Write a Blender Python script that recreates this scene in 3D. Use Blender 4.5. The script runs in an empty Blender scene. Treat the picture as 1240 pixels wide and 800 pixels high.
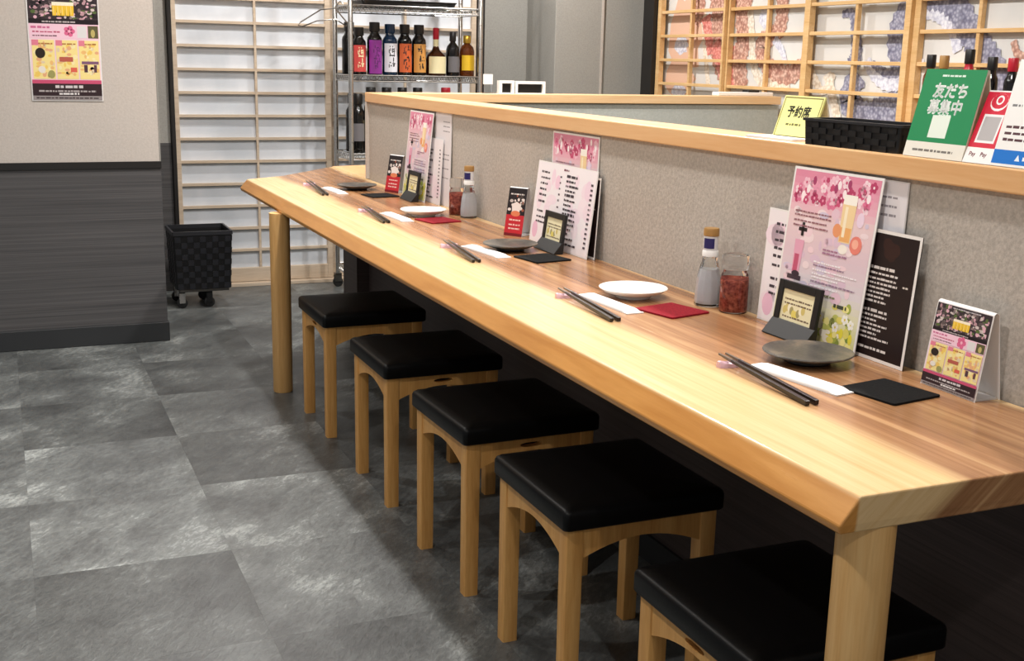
import bpy, bmesh, math, random
from mathutils import Matrix, Vector
random.seed(7)
sc = bpy.context.scene
COL = sc.collection
R = math.radians

# ------------------------------------------------------------------ camera
def make_camera():
    f, yaw, pit, rol, h = 1424.36, R(-23.4705), R(-12.9425), R(1.2665), 1.2299
    fw = Vector((-math.sin(yaw)*math.cos(pit), math.cos(yaw)*math.cos(pit), math.sin(pit)))
    rt = Vector((math.cos(yaw), math.sin(yaw), 0)); up = rt.cross(fw)
    r2 = rt*math.cos(rol) + up*math.sin(rol); u2 = -rt*math.sin(rol) + up*math.cos(rol)
    cd = bpy.data.cameras.new('camera'); co = bpy.data.objects.new('camera', cd); COL.objects.link(co)
    m = Matrix((r2, u2, -fw)).transposed().to_4x4(); m.translation = (0, 0, h)
    co.matrix_world = m
    cd.sensor_width = 36; cd.sensor_fit = 'HORIZONTAL'; cd.lens = 36*f/1240
    cd.clip_start = .05; cd.clip_end = 60
    sc.camera = co
make_camera()

# ------------------------------------------------------------------ world, lights, exposure
w = bpy.data.worlds.new('world'); sc.world = w; w.use_nodes = True
w.node_tree.nodes['Background'].inputs[0].default_value = (.97, .985, 1.0, 1)
w.node_tree.nodes['Background'].inputs[1].default_value = .36
sc.view_settings.view_transform = 'Standard'; sc.view_settings.look = 'None'
sc.view_settings.exposure = 0.0; sc.view_settings.gamma = 1; sc.view_settings.use_curve_mapping = False
CEIL = 2.5
def lamp(x, y, e, size=.032, ang=150, tilt=None, col=(1, .957, .918), blend=.6):
    l = bpy.data.lights.new('ceiling_spot', 'SPOT'); l.energy = e; l.color = col
    l.spot_size = R(ang); l.spot_blend = blend; l.shadow_soft_size = size
    o = bpy.data.objects.new('ceiling_spot', l); COL.objects.link(o); o.location = (x, y, CEIL-.05)
    if tilt:
        d = Vector(tilt) - o.location; o.rotation_euler = d.to_track_quat('-Z', 'Y').to_euler()
LAMPS = [(1.08, 1.55, 60), (1.11, 2.85, 60), (1.16, 4.25, 60),      # row above the counter
         (2.10, 2.2, 105), (2.15, 4.0, 105), (2.5, 5.6, 92),         # booths behind the partition
         (-.35, 1.2, 48), (-.35, 3.0, 36), (.10, 4.4, 42), (1.1, 5.75, 70), (.45, -.5, 34)]   # aisle; last one added behind the camera to brighten the table's near end
for a in LAMPS: lamp(*a)

# ------------------------------------------------------------------ helpers
def lin(c):
    return tuple(((v/255)/12.92 if v/255 <= .04045 else ((v/255+.055)/1.055)**2.4) for v in c)
def c4(c): return (*lin(c), 1)
MATS = {}
def mat(name, col=(200, 200, 200), rough=.5, metal=0, spec=.5, **kw):
    m = bpy.data.materials.new(name); m.use_nodes = True; MATS[name] = m
    b = m.node_tree.nodes['Principled BSDF']
    b.inputs['Base Color'].default_value = c4(col); b.inputs['Roughness'].default_value = rough
    b.inputs['Metallic'].default_value = metal; b.inputs['Specular IOR Level'].default_value = spec
    for k, v in kw.items(): b.inputs[k].default_value = v
    return m
class NT:
    def __init__(s, m): s.m = m; s.t = m.node_tree; s.b = s.t.nodes['Principled BSDF']
    def n(s, typ, **kw):
        x = s.t.nodes.new(typ)
        for k, v in kw.items():
            if k.startswith('_'): x.inputs[k[1:]].default_value = v
            else: setattr(x, k, v)
        return x
    def l(s, a, b): s.t.links.new(a, b)
    def coords(s, scale, kind='Object', rot=(0, 0, 0)):
        tc = s.n('ShaderNodeTexCoord'); mp = s.n('ShaderNodeMapping')
        mp.inputs['Scale'].default_value = scale; mp.inputs['Rotation'].default_value = rot
        s.l(tc.outputs[kind], mp.inputs['Vector']); return mp.outputs['Vector']
    def noise(s, vec, sc_, det=4, rough=.55, dist=0):
        x = s.n('ShaderNodeTexNoise'); x.inputs['Scale'].default_value = sc_; x.inputs['Detail'].default_value = det
        x.inputs['Roughness'].default_value = rough; x.inputs['Distortion'].default_value = dist
        s.l(vec, x.inputs['Vector']); return x.outputs['Fac']
    def ramp(s, fac, stops):
        x = s.n('ShaderNodeValToRGB'); e = x.color_ramp.elements
        while len(e) < len(stops): e.new(.5)
        for i, (p, c) in enumerate(stops): e[i].position = p; e[i].color = c4(c)
        s.l(fac, x.inputs['Fac']); return x.outputs['Color']
    def mix(s, fac, a, b, mode='MIX'):
        x = s.n('ShaderNodeMix', data_type='RGBA', blend_type=mode)
        for v, i in ((fac, 0), (a, 6), (b, 7)):
            if isinstance(v, (int, float)): x.inputs[i].default_value = v
            elif isinstance(v, tuple): x.inputs[i].default_value = c4(v)
            else: s.l(v, x.inputs[i])
        return x.outputs[2]
    def math(s, op, a, b=0.0, clamp=False):
        x = s.n('ShaderNodeMath', operation=op); x.use_clamp = clamp
        for v, i in ((a, 0), (b, 1)):
            if isinstance(v, (int, float)): x.inputs[i].default_value = v
            else: s.l(v, x.inputs[i])
        return x.outputs[0]
    def bump(s, h, st, dist=.002):
        x = s.n('ShaderNodeBump'); x.inputs['Strength'].default_value = st; x.inputs['Distance'].default_value = dist
        s.l(h, x.inputs['Height']); s.l(x.outputs['Normal'], s.b.inputs['Normal'])
    def base(s, c): s.l(c, s.b.inputs['Base Color'])

def setp(o, label=None, cat=None, group=None, kind=None):
    if label: o['label'] = label
    if cat: o['category'] = cat
    if group: o['group'] = group
    if kind: o['kind'] = kind
    return o
def thing(name, loc, label, cat, group=None, rz=0):
    o = bpy.data.objects.new(name, None); COL.objects.link(o); o.location = loc; o.rotation_euler = (0, 0, rz)
    o.empty_display_size = .02
    return setp(o, label, cat, group)
class MB:
    def __init__(s): s.v = []; s.f = []
    def add(s, vs, fs):
        k = len(s.v); s.v += [tuple(p) for p in vs]; s.f += [tuple(i+k for i in f) for f in fs]; return s
    def box(s, x0, y0, z0, x1, y1, z1):
        v = [(x, y, z) for z in (z0, z1) for y in (y0, y1) for x in (x0, x1)]
        return s.add(v, [(0, 2, 3, 1), (4, 5, 7, 6), (0, 1, 5, 4), (2, 6, 7, 3), (0, 4, 6, 2), (1, 3, 7, 5)])
    def loft(s, rings, cap0=True, cap1=True, closed=True):
        n = len(rings[0]); vs = [p for r in rings for p in r]; fs = []
        for i in range(len(rings)-1):
            for j in range(n if closed else n-1):
                a, b = i*n+j, i*n+(j+1) % n; fs.append((a, b, b+n, a+n))
        if cap0: fs.append(tuple(range(n-1, -1, -1)))
        if cap1: fs.append(tuple((len(rings)-1)*n+j for j in range(n)))
        return s.add(vs, fs)
    def lathe(s, prof, c=(0, 0, 0), n=28, cap0=True, cap1=True):
        return s.loft([[(c[0]+r*math.cos(2*math.pi*j/n), c[1]+r*math.sin(2*math.pi*j/n), c[2]+z) for j in range(n)] for r, z in prof], cap0, cap1)
    def tube(s, pts, r, n=8, closed=False):
        pts = [Vector(p) for p in pts]; m = len(pts); rings = []
        for i, p in enumerate(pts):
            a = pts[i-1] if (i or closed) else p; b = pts[(i+1) % m] if (i < m-1 or closed) else p
            t = (b-a).normalized(); u = t.cross(Vector((0, 0, 1)) if abs(t.z) < .9 else Vector((1, 0, 0))).normalized(); q = t.cross(u)
            rr = r[i] if isinstance(r, (list, tuple)) else r
            rings.append([tuple(p+(u*math.cos(2*math.pi*j/n)+q*math.sin(2*math.pi*j/n))*rr) for j in range(n)])
        if closed: rings.append(rings[0]); return s.loft(rings, False, False)
        return s.loft(rings)
    def build(s, name, m, parent=None, smooth=False, bevel=0, seg=2, world=True):
        me = bpy.data.meshes.new(name); me.from_pydata(s.v, [], s.f); me.update()
        bm = bmesh.new(); bm.from_mesh(me); bmesh.ops.recalc_face_normals(bm, faces=bm.faces)
        bm.to_mesh(me); bm.free()
        if m: me.materials.append(m if not isinstance(m, str) else MATS[m])
        if smooth:
            me.polygons.foreach_set('use_smooth', [True]*len(me.polygons))
            me.set_sharp_from_angle(angle=R(40 if smooth is True else smooth))
        o = bpy.data.objects.new(name, me); COL.objects.link(o)
        if parent:
            o.parent = parent
            if world: o.matrix_parent_inverse = world_of(parent).inverted()
        if bevel:
            b = o.modifiers.new('bevel', 'BEVEL'); b.width = bevel; b.segments = seg; b.limit_method = 'ANGLE'
        return o
def world_of(o):
    m = o.matrix_basis.copy()
    if o.parent: m = world_of(o.parent) @ o.matrix_parent_inverse @ m
    return m
def copy_tree(o, parent=None):
    c = o.copy(); COL.objects.link(c); c.parent = parent
    for ch in list(o.children): copy_tree(ch, c)
    return c
def relabel(o, label, group=None): o['label'] = label; return o
def rrect(hx, hy, r, z, n=5, c=(0, 0)):
    out = []
    for k, (sx, sy) in enumerate(((1, 1), (-1, 1), (-1, -1), (1, -1))):
        for i in range(n+1):
            a = math.pi/2*(k+i/n); out.append((c[0]+sx*(hx-r)+r*math.cos(a), c[1]+sy*(hy-r)+r*math.sin(a), z))
    return out

# printed designs: flat colour shapes on a card, x to the right and y up from the card's lower left corner
_txt = {}
def text_geo(s, bold=.0):
    if (s, bold) in _txt: return _txt[(s, bold)]
    cu = bpy.data.curves.new('t', 'FONT'); cu.body = s; cu.size = 1; cu.resolution_u = 2; cu.offset = bold
    o = bpy.data.objects.new('t', cu); COL.objects.link(o)
    dg = bpy.context.evaluated_depsgraph_get(); me = bpy.data.meshes.new_from_object(o.evaluated_get(dg))
    v = [tuple(p.co)[:2] for p in me.vertices]; f = [tuple(p.vertices) for p in me.polygons]
    bpy.data.objects.remove(o); bpy.data.curves.remove(cu); bpy.data.meshes.remove(me)
    _txt[(s, bold)] = (v, f); return v, f
class Print:
    def __init__(s): s.v = []; s.f = []; s.c = []; s.k = 0; s.hold = False; s.m = 0; s.i = 0
    def nxt(s):
        if s.m: s.i += 1
        else: s.k += 1
    def many(s, n=6): s.m = n; s.i = 0; return s
    def done(s): s.k += s.m; s.m = 0; return s
    def _a(s, pts, faces, col):
        z = (s.k+(s.i % s.m if s.m else 0))*1.6e-5
        if not s.hold: s.nxt()
        k = len(s.v); s.v += [(x, y, z) for x, y in pts]
        for f in faces: s.f.append(tuple(i+k for i in f)); s.c.append(lin(col))
    def poly(s, pts, col): s._a(pts, [tuple(range(len(pts)))], col); return s
    def rect(s, x0, y0, x1, y1, col): return s.poly([(x0, y0), (x1, y0), (x1, y1), (x0, y1)], col)
    def ell(s, cx, cy, rx, ry, col, n=14):
        return s.poly([(cx+rx*math.cos(2*math.pi*i/n), cy+ry*math.sin(2*math.pi*i/n)) for i in range(n)], col)
    def flower(s, cx, cy, r, col, mid=(245, 225, 235), a0=0):
        s.hold = True
        for i in range(5):
            a = a0+2*math.pi*i/5; s.ell(cx+r*.55*math.cos(a), cy+r*.55*math.sin(a), r*.42, r*.42, col, 8)
        s.hold = False; s.nxt()
        return s.ell(cx, cy, r*.25, r*.25, mid, 7)
    def text(s, t, cx, cy, h, col, bold=.015, wmax=None):
        v, f = text_geo(t, 0)
        xs = [p[0] for p in v]; ys = [p[1] for p in v]; k = h/(max(ys)-min(ys)); kx = k
        if wmax and (max(xs)-min(xs))*k > wmax: kx = wmax/(max(xs)-min(xs))
        mx, my = (max(xs)+min(xs))/2, (max(ys)+min(ys))/2
        s.hold = True
        for dx, dy in ((-1, 0), (1, 0), (0, 1), (0, -1)): s._a([(cx+(x-mx+dx*bold)*kx, cy+(y-my+dy*bold)*k) for x, y in v], f, col)
        s.hold = False; s.nxt(); return s
    def words(s, x0, y, x1, h, col, rng, gap=.5):
        x = x0; s.hold = True
        while x < x1:
            wd = h*rng.uniform(.8, 3.2); e = min(x+wd, x1)
            s.rect(x, y, e, y+h*rng.uniform(.75, 1), col); x = e+h*gap*rng.uniform(.5, 1.4)
        s.hold = False; s.nxt()
        return s
    def build(s, name, parent, z=.0012, m='print', off=(0, 0)):
        me = bpy.data.meshes.new(name); me.from_pydata([(x+off[0], y+off[1], q+z) for x, y, q in s.v], [], s.f); me.update()
        at = me.color_attributes.new('Col', 'FLOAT_COLOR', 'CORNER')
        for p, c in zip(me.polygons, s.c):
            for li in p.loop_indices: at.data[li].color = (*c, 1)
        me.materials.append(MATS[m]); o = bpy.data.objects.new(name, me); COL.objects.link(o); o.parent = parent
        return o

# ------------------------------------------------------------------ materials
def wallpaper(name, a, b, sc_=420):
    m = mat(name, a, .85, spec=.2); t = NT(m); v = t.coords((1, 1, 1))
    n1 = t.noise(v, sc_*.28, 3, .7); n2 = t.noise(v, 3, 2)
    t.base(t.mix(.25, t.ramp(n1, [(.35, b), (.65, a)]), t.ramp(n2, [(.3, b), (.7, a)]))); t.bump(n1, .35, .002)
wallpaper('wallpaper_beige', (196, 189, 180), (166, 159, 151))
wallpaper('wallpaper_left', (204, 196, 188), (192, 184, 176))
wallpaper('wallpaper_sage', (190, 194, 188), (172, 177, 170))
wallpaper('wallpaper_grey', (172, 170, 164), (158, 156, 150))
wallpaper('plaster_ceiling', (235, 232, 226), (225, 222, 216))
def dado(name, a, b, c):
    m = mat(name, a, .55, spec=.35); t = NT(m); v = t.coords((.35, .35, 34)); n = t.noise(v, 2.2, 5, .7, .1)
    v2 = t.coords((.5, .5, 150)); n2 = t.noise(v2, 2, 3)
    t.base(t.mix(.45, t.ramp(n, [(.3, c), (.5, a), (.72, b)]), t.ramp(n2, [(.3, c), (.7, b)]))); t.bump(n2, .15, .001)
dado('dado_laminate', (80, 79, 80), (101, 99, 99), (57, 56, 57))
dado('counter_panel', (74, 62, 59), (88, 76, 72), (58, 48, 46))
mat('baseboard_vinyl', (42, 44, 46), .5)
mat('black_frame', (28, 26, 25), .45)
def stone():
    m = mat('slate_tile', (95, 97, 95), .42, spec=.5); t = NT(m)
    oi = t.n('ShaderNodeObjectInfo'); tc = t.n('ShaderNodeTexCoord')
    add = t.n('ShaderNodeVectorMath', operation='MULTIPLY_ADD'); cmb = t.n('ShaderNodeCombineXYZ')
    t.l(oi.outputs['Random'], cmb.inputs[0]); t.l(oi.outputs['Random'], cmb.inputs[1]); cmb.inputs[2].default_value = .3
    t.l(cmb.outputs[0], add.inputs[0]); add.inputs[1].default_value = (61, 37, 20); t.l(tc.outputs['Object'], add.inputs[2])
    m0 = t.n('ShaderNodeMapping'); m0.inputs['Rotation'].default_value = (0, 0, R(-50)); t.l(add.outputs[0], m0.inputs['Vector'])
    mp = t.n('ShaderNodeMapping'); mp.inputs['Scale'].default_value = (1.0, 2.3, 1); t.l(m0.outputs[0], mp.inputs['Vector'])
    a = t.noise(mp.outputs[0], 4.5, 8, .66, .5); b = t.noise(mp.outputs[0], 38, 5, .72, .8); g = t.noise(add.outputs[0], 3.0, 3, .5, .3)
    k = t.math('ADD', t.math('MULTIPLY', a, .5), t.math('MULTIPLY', b, .5))
    kk = t.math('ADD', t.math('MULTIPLY', k, .6), t.math('MULTIPLY', g, .4))
    col = t.ramp(kk, [(.35, (58, 60, 60)), (.46, (86, 89, 89)), (.54, (110, 114, 113)), (.64, (172, 177, 175))])
    gg = t.math('ADD', t.math('MULTIPLY', oi.outputs['Random'], .55), .66)
    vm = t.n('ShaderNodeVectorMath', operation='SCALE'); t.l(col, vm.inputs[0]); t.l(gg, vm.inputs[3]); t.base(vm.outputs[0])
    t.bump(k, .5, .004)
    t.l(t.math('ADD', t.math('MULTIPLY', b, .3), .25), t.b.inputs['Roughness'])
stone()
mat('grout_floor', (70, 72, 72), .7)
def wood(name, stops, grain=(26, 1.2, 26), rough=.4, sc_=1.6, spec=.4, fine=.3):
    m = mat(name, stops[0][1], rough, spec=spec); t = NT(m); v = t.coords(grain); n = t.noise(v, sc_, 6, .6, .6)
    g3 = tuple(x*4 for x in grain); n2 = t.noise(t.coords(g3), sc_*2, 3)
    t.base(t.mix(fine, t.ramp(n, stops), t.ramp(n2, stops))); t.bump(n2, .08, .001)
    return m
wood('stool_wood', [(.3, (196, 138, 72)), (.5, (218, 162, 92)), (.7, (232, 182, 112))], (22, 22, 1.5))
wood('leg_wood', [(.3, (205, 152, 88)), (.5, (228, 178, 112)), (.7, (240, 198, 136))], (20, 20, 1.1))
wood('cap_wood', [(.3, (222, 170, 116)), (.5, (231, 184, 132)), (.7, (238, 198, 148))], (14, .8, 14), .35)
wood('cap_wood_cross', [(.3, (222, 180, 128)), (.5, (232, 194, 146)), (.7, (240, 208, 164))], (.8, 14, 14), .35)
wood('shoji_wood', [(.3, (186, 164, 140)), (.5, (204, 186, 164)), (.7, (216, 200, 180))], (1.2, 20, 20), .5)
wood('lattice_wood', [(.3, (206, 162, 104)), (.5, (222, 182, 126)), (.7, (234, 200, 150))], (14, 1.2, 14), .45)
def tabletop():
    m = mat('table_slab_wood', (210, 160, 100), .2, spec=.5); t = NT(m)
    tc = t.n('ShaderNodeTexCoord'); sx = t.n('ShaderNodeSeparateXYZ'); t.l(tc.outputs['Object'], sx.inputs[0])
    sh = t.math('SUBTRACT', sx.outputs[0], t.math('MULTIPLY', t.math('SUBTRACT', sx.outputs[2], .72), 1.1))
    cm = t.n('ShaderNodeCombineXYZ'); t.l(sh, cm.inputs[0]); t.l(sx.outputs[1], cm.inputs[1]); t.l(t.math('MULTIPLY', sx.outputs[2], .15), cm.inputs[2])
    def CO(sc3):
        mp = t.n('ShaderNodeMapping'); mp.inputs['Scale'].default_value = sc3; t.l(cm.outputs[0], mp.inputs['Vector']); return mp.outputs[0]
    wob = t.noise(CO((2.5, .9, 2.5)), 1.0, 3, .5); wob2 = t.noise(CO((9, .6, 9)), 1.3, 4, .6, .4)
    xx = t.math('ADD', sh, t.math('MULTIPLY', t.math('SUBTRACT', wob, .5), .16))
    xx = t.math('ADD', xx, t.math('MULTIPLY', t.math('SUBTRACT', wob2, .5), .07))
    gr = t.noise(CO((17, .5, 15)), 1.5, 6, .62, 1.0); fine = t.noise(CO((80, 1.8, 75)), 1.6, 4, .6, .3)
    pale = t.mix(.35, t.ramp(gr, [(.3, (221, 181, 125)), (.5, (230, 195, 142)), (.72, (240, 209, 160))]), t.ramp(fine, [(.3, (212, 168, 110)), (.65, (240, 208, 156))]))
    heart = t.mix(.3, t.ramp(gr, [(.30, (100, 64, 40)), (.42, (146, 102, 68)), (.54, (174, 128, 88)), (.68, (206, 164, 118))]), t.ramp(fine, [(.3, (128, 86, 54)), (.7, (190, 142, 98))]))
    orange = t.mix(.4, t.ramp(gr, [(.3, (176, 112, 48)), (.6, (212, 150, 76))]), t.ramp(fine, [(.3, (164, 100, 42)), (.65, (218, 158, 86))]))
    f1 = t.n('ShaderNodeMapRange', interpolation_type='SMOOTHSTEP'); t.l(xx, f1.inputs[0]); f1.inputs[1].default_value = 1.06; f1.inputs[2].default_value = 1.12
    f2 = t.n('ShaderNodeMapRange', interpolation_type='SMOOTHSTEP'); t.l(xx, f2.inputs[0]); f2.inputs[1].default_value = 1.40; f2.inputs[2].default_value = 1.44
    f0 = t.n('ShaderNodeMapRange', interpolation_type='SMOOTHSTEP'); t.l(sx.outputs[0], f0.inputs[0]); f0.inputs[1].default_value = .931; f0.inputs[2].default_value = .937
    c = t.mix(f0.outputs[0], orange, pale); c = t.mix(f1.outputs[0], c, heart); c = t.mix(f2.outputs[0], c, pale)
    t.base(c); t.bump(fine, .06, .001)
    t.l(t.math('ADD', t.math('MULTIPLY', fine, .16), .16), t.b.inputs['Roughness'])
tabletop()
def leather():
    m = mat('black_leather', (6, 6, 7), .40, spec=.22); t = NT(m); n = t.noise(t.coords((1, 1, 1)), 260, 2); t.bump(n, .12, .001)
leather()
mat('slot_shade', (18, 12, 8), .8)
m = mat('print', (255, 255, 255), .42, spec=.35); t = NT(m); a = t.n('ShaderNodeAttribute', attribute_name='Col'); t.base(a.outputs['Color'])
mat('card_white', (240, 238, 236), .4); mat('card_grey', (214, 212, 212), .45); mat('card_black', (32, 22, 22), .4)
mat('paper_white', (232, 231, 229), .7, spec=.2)
def paper(name, a, b, rough):
    m = mat(name, a, rough, spec=.35); t = NT(m); n = t.noise(t.coords((2.6, 1, 1.1), rot=(0, .5, 0)), 2.2, 3, .5, .4); t.base(t.ramp(n, [(.35, b), (.65, a)]))
paper('shoji_paper', (222, 227, 234), (205, 212, 220), .38)
paper('mural_paper', (226, 225, 222), (212, 212, 210), .5)
mat('chrome', (200, 198, 195), .22, 1.0); mat('chrome_dark', (120, 116, 112), .3, 1.0)
mat('black_plastic', (16, 16, 17), .35); mat('matte_black', (13, 13, 14), .45); mat('rubber', (30, 30, 30), .7)
mat('porcelain', (246, 245, 240), .15)
def slate_plate():
    m = mat('slate_glaze', (70, 68, 64), .35); t = NT(m); n = t.noise(t.coords((1, 1, 1)), 14, 5, .6, .6); n2 = t.noise(t.coords((1, 1, 1)), 180, 2)
    t.base(t.mix(.25, t.ramp(n, [(.35, (58, 60, 60)), (.55, (92, 88, 82)), (.70, (150, 132, 112))]), t.ramp(n2, [(.35, (40, 40, 40)), (.7, (120, 112, 100))])))
slate_plate()
def felt(name, a, b, fs=220):
    m = mat(name, a, .8, spec=.15); t = NT(m); n = t.noise(t.coords((1, 1, 1)), fs, 3); t.base(t.ramp(n, [(.35, b), (.65, a)])); t.bump(n, .3, .001)
felt('coaster_red', (150, 28, 42), (122, 20, 32)); felt('coaster_black', (26, 27, 28), (16, 17, 18))
def weave():
    m = mat('black_weave', (15, 15, 17), .4, spec=.5)
weave(); mat('black_weave_light', (40, 41, 45), .35); mat('black_weave_strip', (36, 37, 42), .35); mat('black_weave_dark', (22, 22, 24), .4)
mat('chopstick_black', (30, 22, 20), .3); mat('chopstick_tip', (96, 84, 74), .35); mat('rest_pink', (226, 186, 198), .25)
mat('glass', (245, 248, 248), .03, spec=.5, **{'Transmission Weight': 1.0, 'IOR': 1.45})
mat('glass_brown', (70, 34, 14), .06, **{'Transmission Weight': .55, 'IOR': 1.45}); mat('glass_dark', (16, 14, 14), .1)
mat('glass_blue', (14, 40, 66), .1); mat('glass_amber', (120, 58, 14), .07, **{'Transmission Weight': .5})
mat('liquid_pale', (238, 238, 242), .15, **{'Transmission Weight': .15, 'IOR': 1.33})
felt('chili', (206, 108, 84), (126, 40, 30), 110)
mat('label_navy', (34, 30, 96), .4); mat('cap_tan', (164, 124, 68), .45); mat('label_purple', (132, 44, 138), .45); mat('label_white', (226, 228, 238), .45)
mat('label_orange', (206, 96, 48), .45); mat('label_ochre', (212, 152, 78), .45); mat('label_red', (196, 70, 66), .45); mat('label_cream', (232, 222, 178), .5)
mat('label_grey', (110, 108, 112), .45); mat('label_yellow', (232, 190, 40), .45); mat('wax_red', (176, 24, 44), .3); mat('cap_black', (22, 20, 20), .4); mat('cap_gold', (206, 168, 70), .3, .8)
mat('white_plastic', (240, 240, 238), .35); mat('clear_acrylic', (250, 250, 250), .05, **{'Transmission Weight': 1.0, 'IOR': 1.3})
mat('yellow_card', (244, 240, 152), .5); mat('green_sign', (40, 140, 88), .4); mat('red_sign', (206, 36, 62), .4)
mat('ivory_card', (232, 224, 204), .5)
m = mat('lamp_lens', (255, 246, 230), .4); m.node_tree.nodes['Principled BSDF'].inputs['Emission Color'].default_value = (1, .93, .83, 1); m.node_tree.nodes['Principled BSDF'].inputs['Emission Strength'].default_value = 8

# ------------------------------------------------------------------ the setting
PX = 1.438          # partition face
TZ = .72            # table top height
CZ0, CZ1 = 1.045, 1.084
fl = MB().box(-3.2, -2.2, -.03, 4.6, 7.6, -.004).build('floor', 'grout_floor'); setp(fl, 'dark slate-look tiled floor of the dining room', 'floor', kind='structure')
tw, th = .467, .497
tm = MB().box(-tw/2+.0001, -th/2+.0001, -.004, tw/2-.0001, th/2-.0001, 0)
tile0 = None
for i in range(-4, 8):
    for j in range(-5, 10):
        cx, cy = i*tw+tw/2, 2.34+j*th+th/2
        if tile0 is None: o = tile0 = tm.build('floor_tile', 'slate_tile', fl)
        else: o = tile0.copy(); COL.objects.link(o)
        o.location = (cx, cy, 0)
ce = MB().box(-3.2, -2.2, CEIL, 4.6, 7.6, CEIL+.05).build('ceiling', 'plaster_ceiling'); setp(ce, 'plain off-white ceiling above the counter', 'ceiling', kind='structure')
for (x, y, *_) in LAMPS:  # the added lamp behind the camera gets a fixture too
    t_ = thing('ceiling_downlight', (x, y, CEIL), 'small round recessed downlight in the ceiling', 'light', 'recessed ceiling downlights')
    MB().lathe([(.05, 0), (.062, 0), (.062, -.008), (.05, -.008)], (x, y, CEIL), 20, False, False).build('trim_ring', 'white_plastic', t_, True)
    MB().lathe([(.05, -.001), (.05, -.003)], (x, y, CEIL), 20).build('lens', 'lamp_lens', t_)

# wall with dado on the left
wl = MB().box(-3.2, 5.203, .78, .614, 5.33, CEIL).build('wall_left', 'wallpaper_left'); setp(wl, 'beige papered wall above dark laminate dado, flyer pinned on it', 'wall', kind='structure')
MB().box(-3.2, 5.2, 0, .616, 5.333, .752).build('dado_panel', 'dado_laminate', wl)
MB().box(-3.2, 5.192, .752, .618, 5.335, .78).build('dado_cap', 'black_frame', wl)
MB().box(.6145, 5.2, .78, .6175, 5.33, CEIL).build('corner_bead', 'wallpaper_grey', wl)
b_ = MB().box(-3.2, 5.188, 0, .622, 5.34, .085).build('baseboard_left', 'baseboard_vinyl', bevel=.003); setp(b_, 'black vinyl skirting along the foot of the laminate dado', 'baseboard', kind='structure')
# wall stub beside the shoji
ws = MB().box(.2, 6.33, .775, .806, 6.5, CEIL).build('wall_stub', 'wallpaper_grey'); setp(ws, 'narrow grey wall strip beside the sliding paper door', 'wall', kind='structure')
MB().box(.2, 6.325, 0, .808, 6.5, .775).build('dado_panel', 'dado_laminate', ws)
pj = MB().box(.808, 6.30, 0, .829, 6.46, CEIL).build('trim_1', 'black_frame', bevel=.003); setp(pj, 'black door jamb at the left of the paper door', 'trim', kind='structure')
# back wall and pillar
wb = MB().box(2.52, 6.6, 0, 3.0, 6.75, CEIL).build('wall_back', 'wallpaper_grey'); setp(wb, 'grey papered back wall beside the bottle rack', 'wall', kind='structure')
wb2 = MB().box(.2, 6.5, 0, 2.52, 6.75, CEIL).build('wall_rear', 'wallpaper_grey'); setp(wb2, 'grey wall behind the sliding paper doors', 'wall', kind='structure')
wp = MB().box(2.918, 6.2, 0, 3.215, 6.6, CEIL).build('wall_pillar', 'wallpaper_grey', bevel=.004); setp(wp, 'grey papered pillar with square corners', 'pillar', kind='structure')
wq = MB().box(3.215, 6.215, 0, 3.62, 6.6, CEIL).build('wall_corner', 'wallpaper_grey'); setp(wq, 'grey papered wall between pillar and black post', 'wall', kind='structure')
MB().box(3.208, 6.196, 0, 3.222, 6.216, CEIL).build('corner_bead', 'wallpaper_left', wq)

# partition beside the counter, with a dark lower panel and a wooden cap
pm = MB().box(PX, .3, TZ-.03, 1.535, 4.895, CZ0).build('wall_right', 'wallpaper_beige'); setp(pm, 'low partition papered in speckled beige behind the counter', 'partition', kind='structure')
MB().box(PX+.0005, .3, .0, 1.535, 4.895, TZ-.03).build('lower_panel', 'counter_panel', pm)
MB().box(PX-.012, 4.88, TZ+.002, PX+.001, 4.898, CZ0).build('corner_bead', 'wallpaper_left', pm)
pb = MB().box(PX-.008, .3, 0, PX, 4.895, .07).build('baseboard_right', 'baseboard_vinyl'); setp(pb, 'dark skirting at the foot of the panel under the counter', 'baseboard', kind='structure')
tc_ = MB().box(1.4255, .3, CZ0, 1.545, 4.90, CZ1).build('trim_2', 'cap_wood', bevel=.003); setp(tc_, 'pale wooden cap running along the top of the partition', 'trim', kind='structure')
p2 = MB().box(1.535, 4.80, 0, 3.46, 4.89, CZ0).build('wall_booth', 'wallpaper_sage'); setp(p2, 'low sage-grey cross partition of the booth', 'partition', kind='structure')
t2 = MB().box(1.545, 4.785, CZ0+.003, 3.463, 4.90, CZ1+.002).build('trim_3', 'cap_wood_cross', bevel=.003); setp(t2, 'pale wooden cap on the cross partition of the booth', 'trim', kind='structure')
MB().box(1.385, 4.9, 0, 1.53, 5.12, .668).build('wall_support', 'counter_panel')
setp(bpy.data.objects['wall_support'], 'dark panel holding up the far end of the counter', 'panel', kind='structure')

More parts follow.
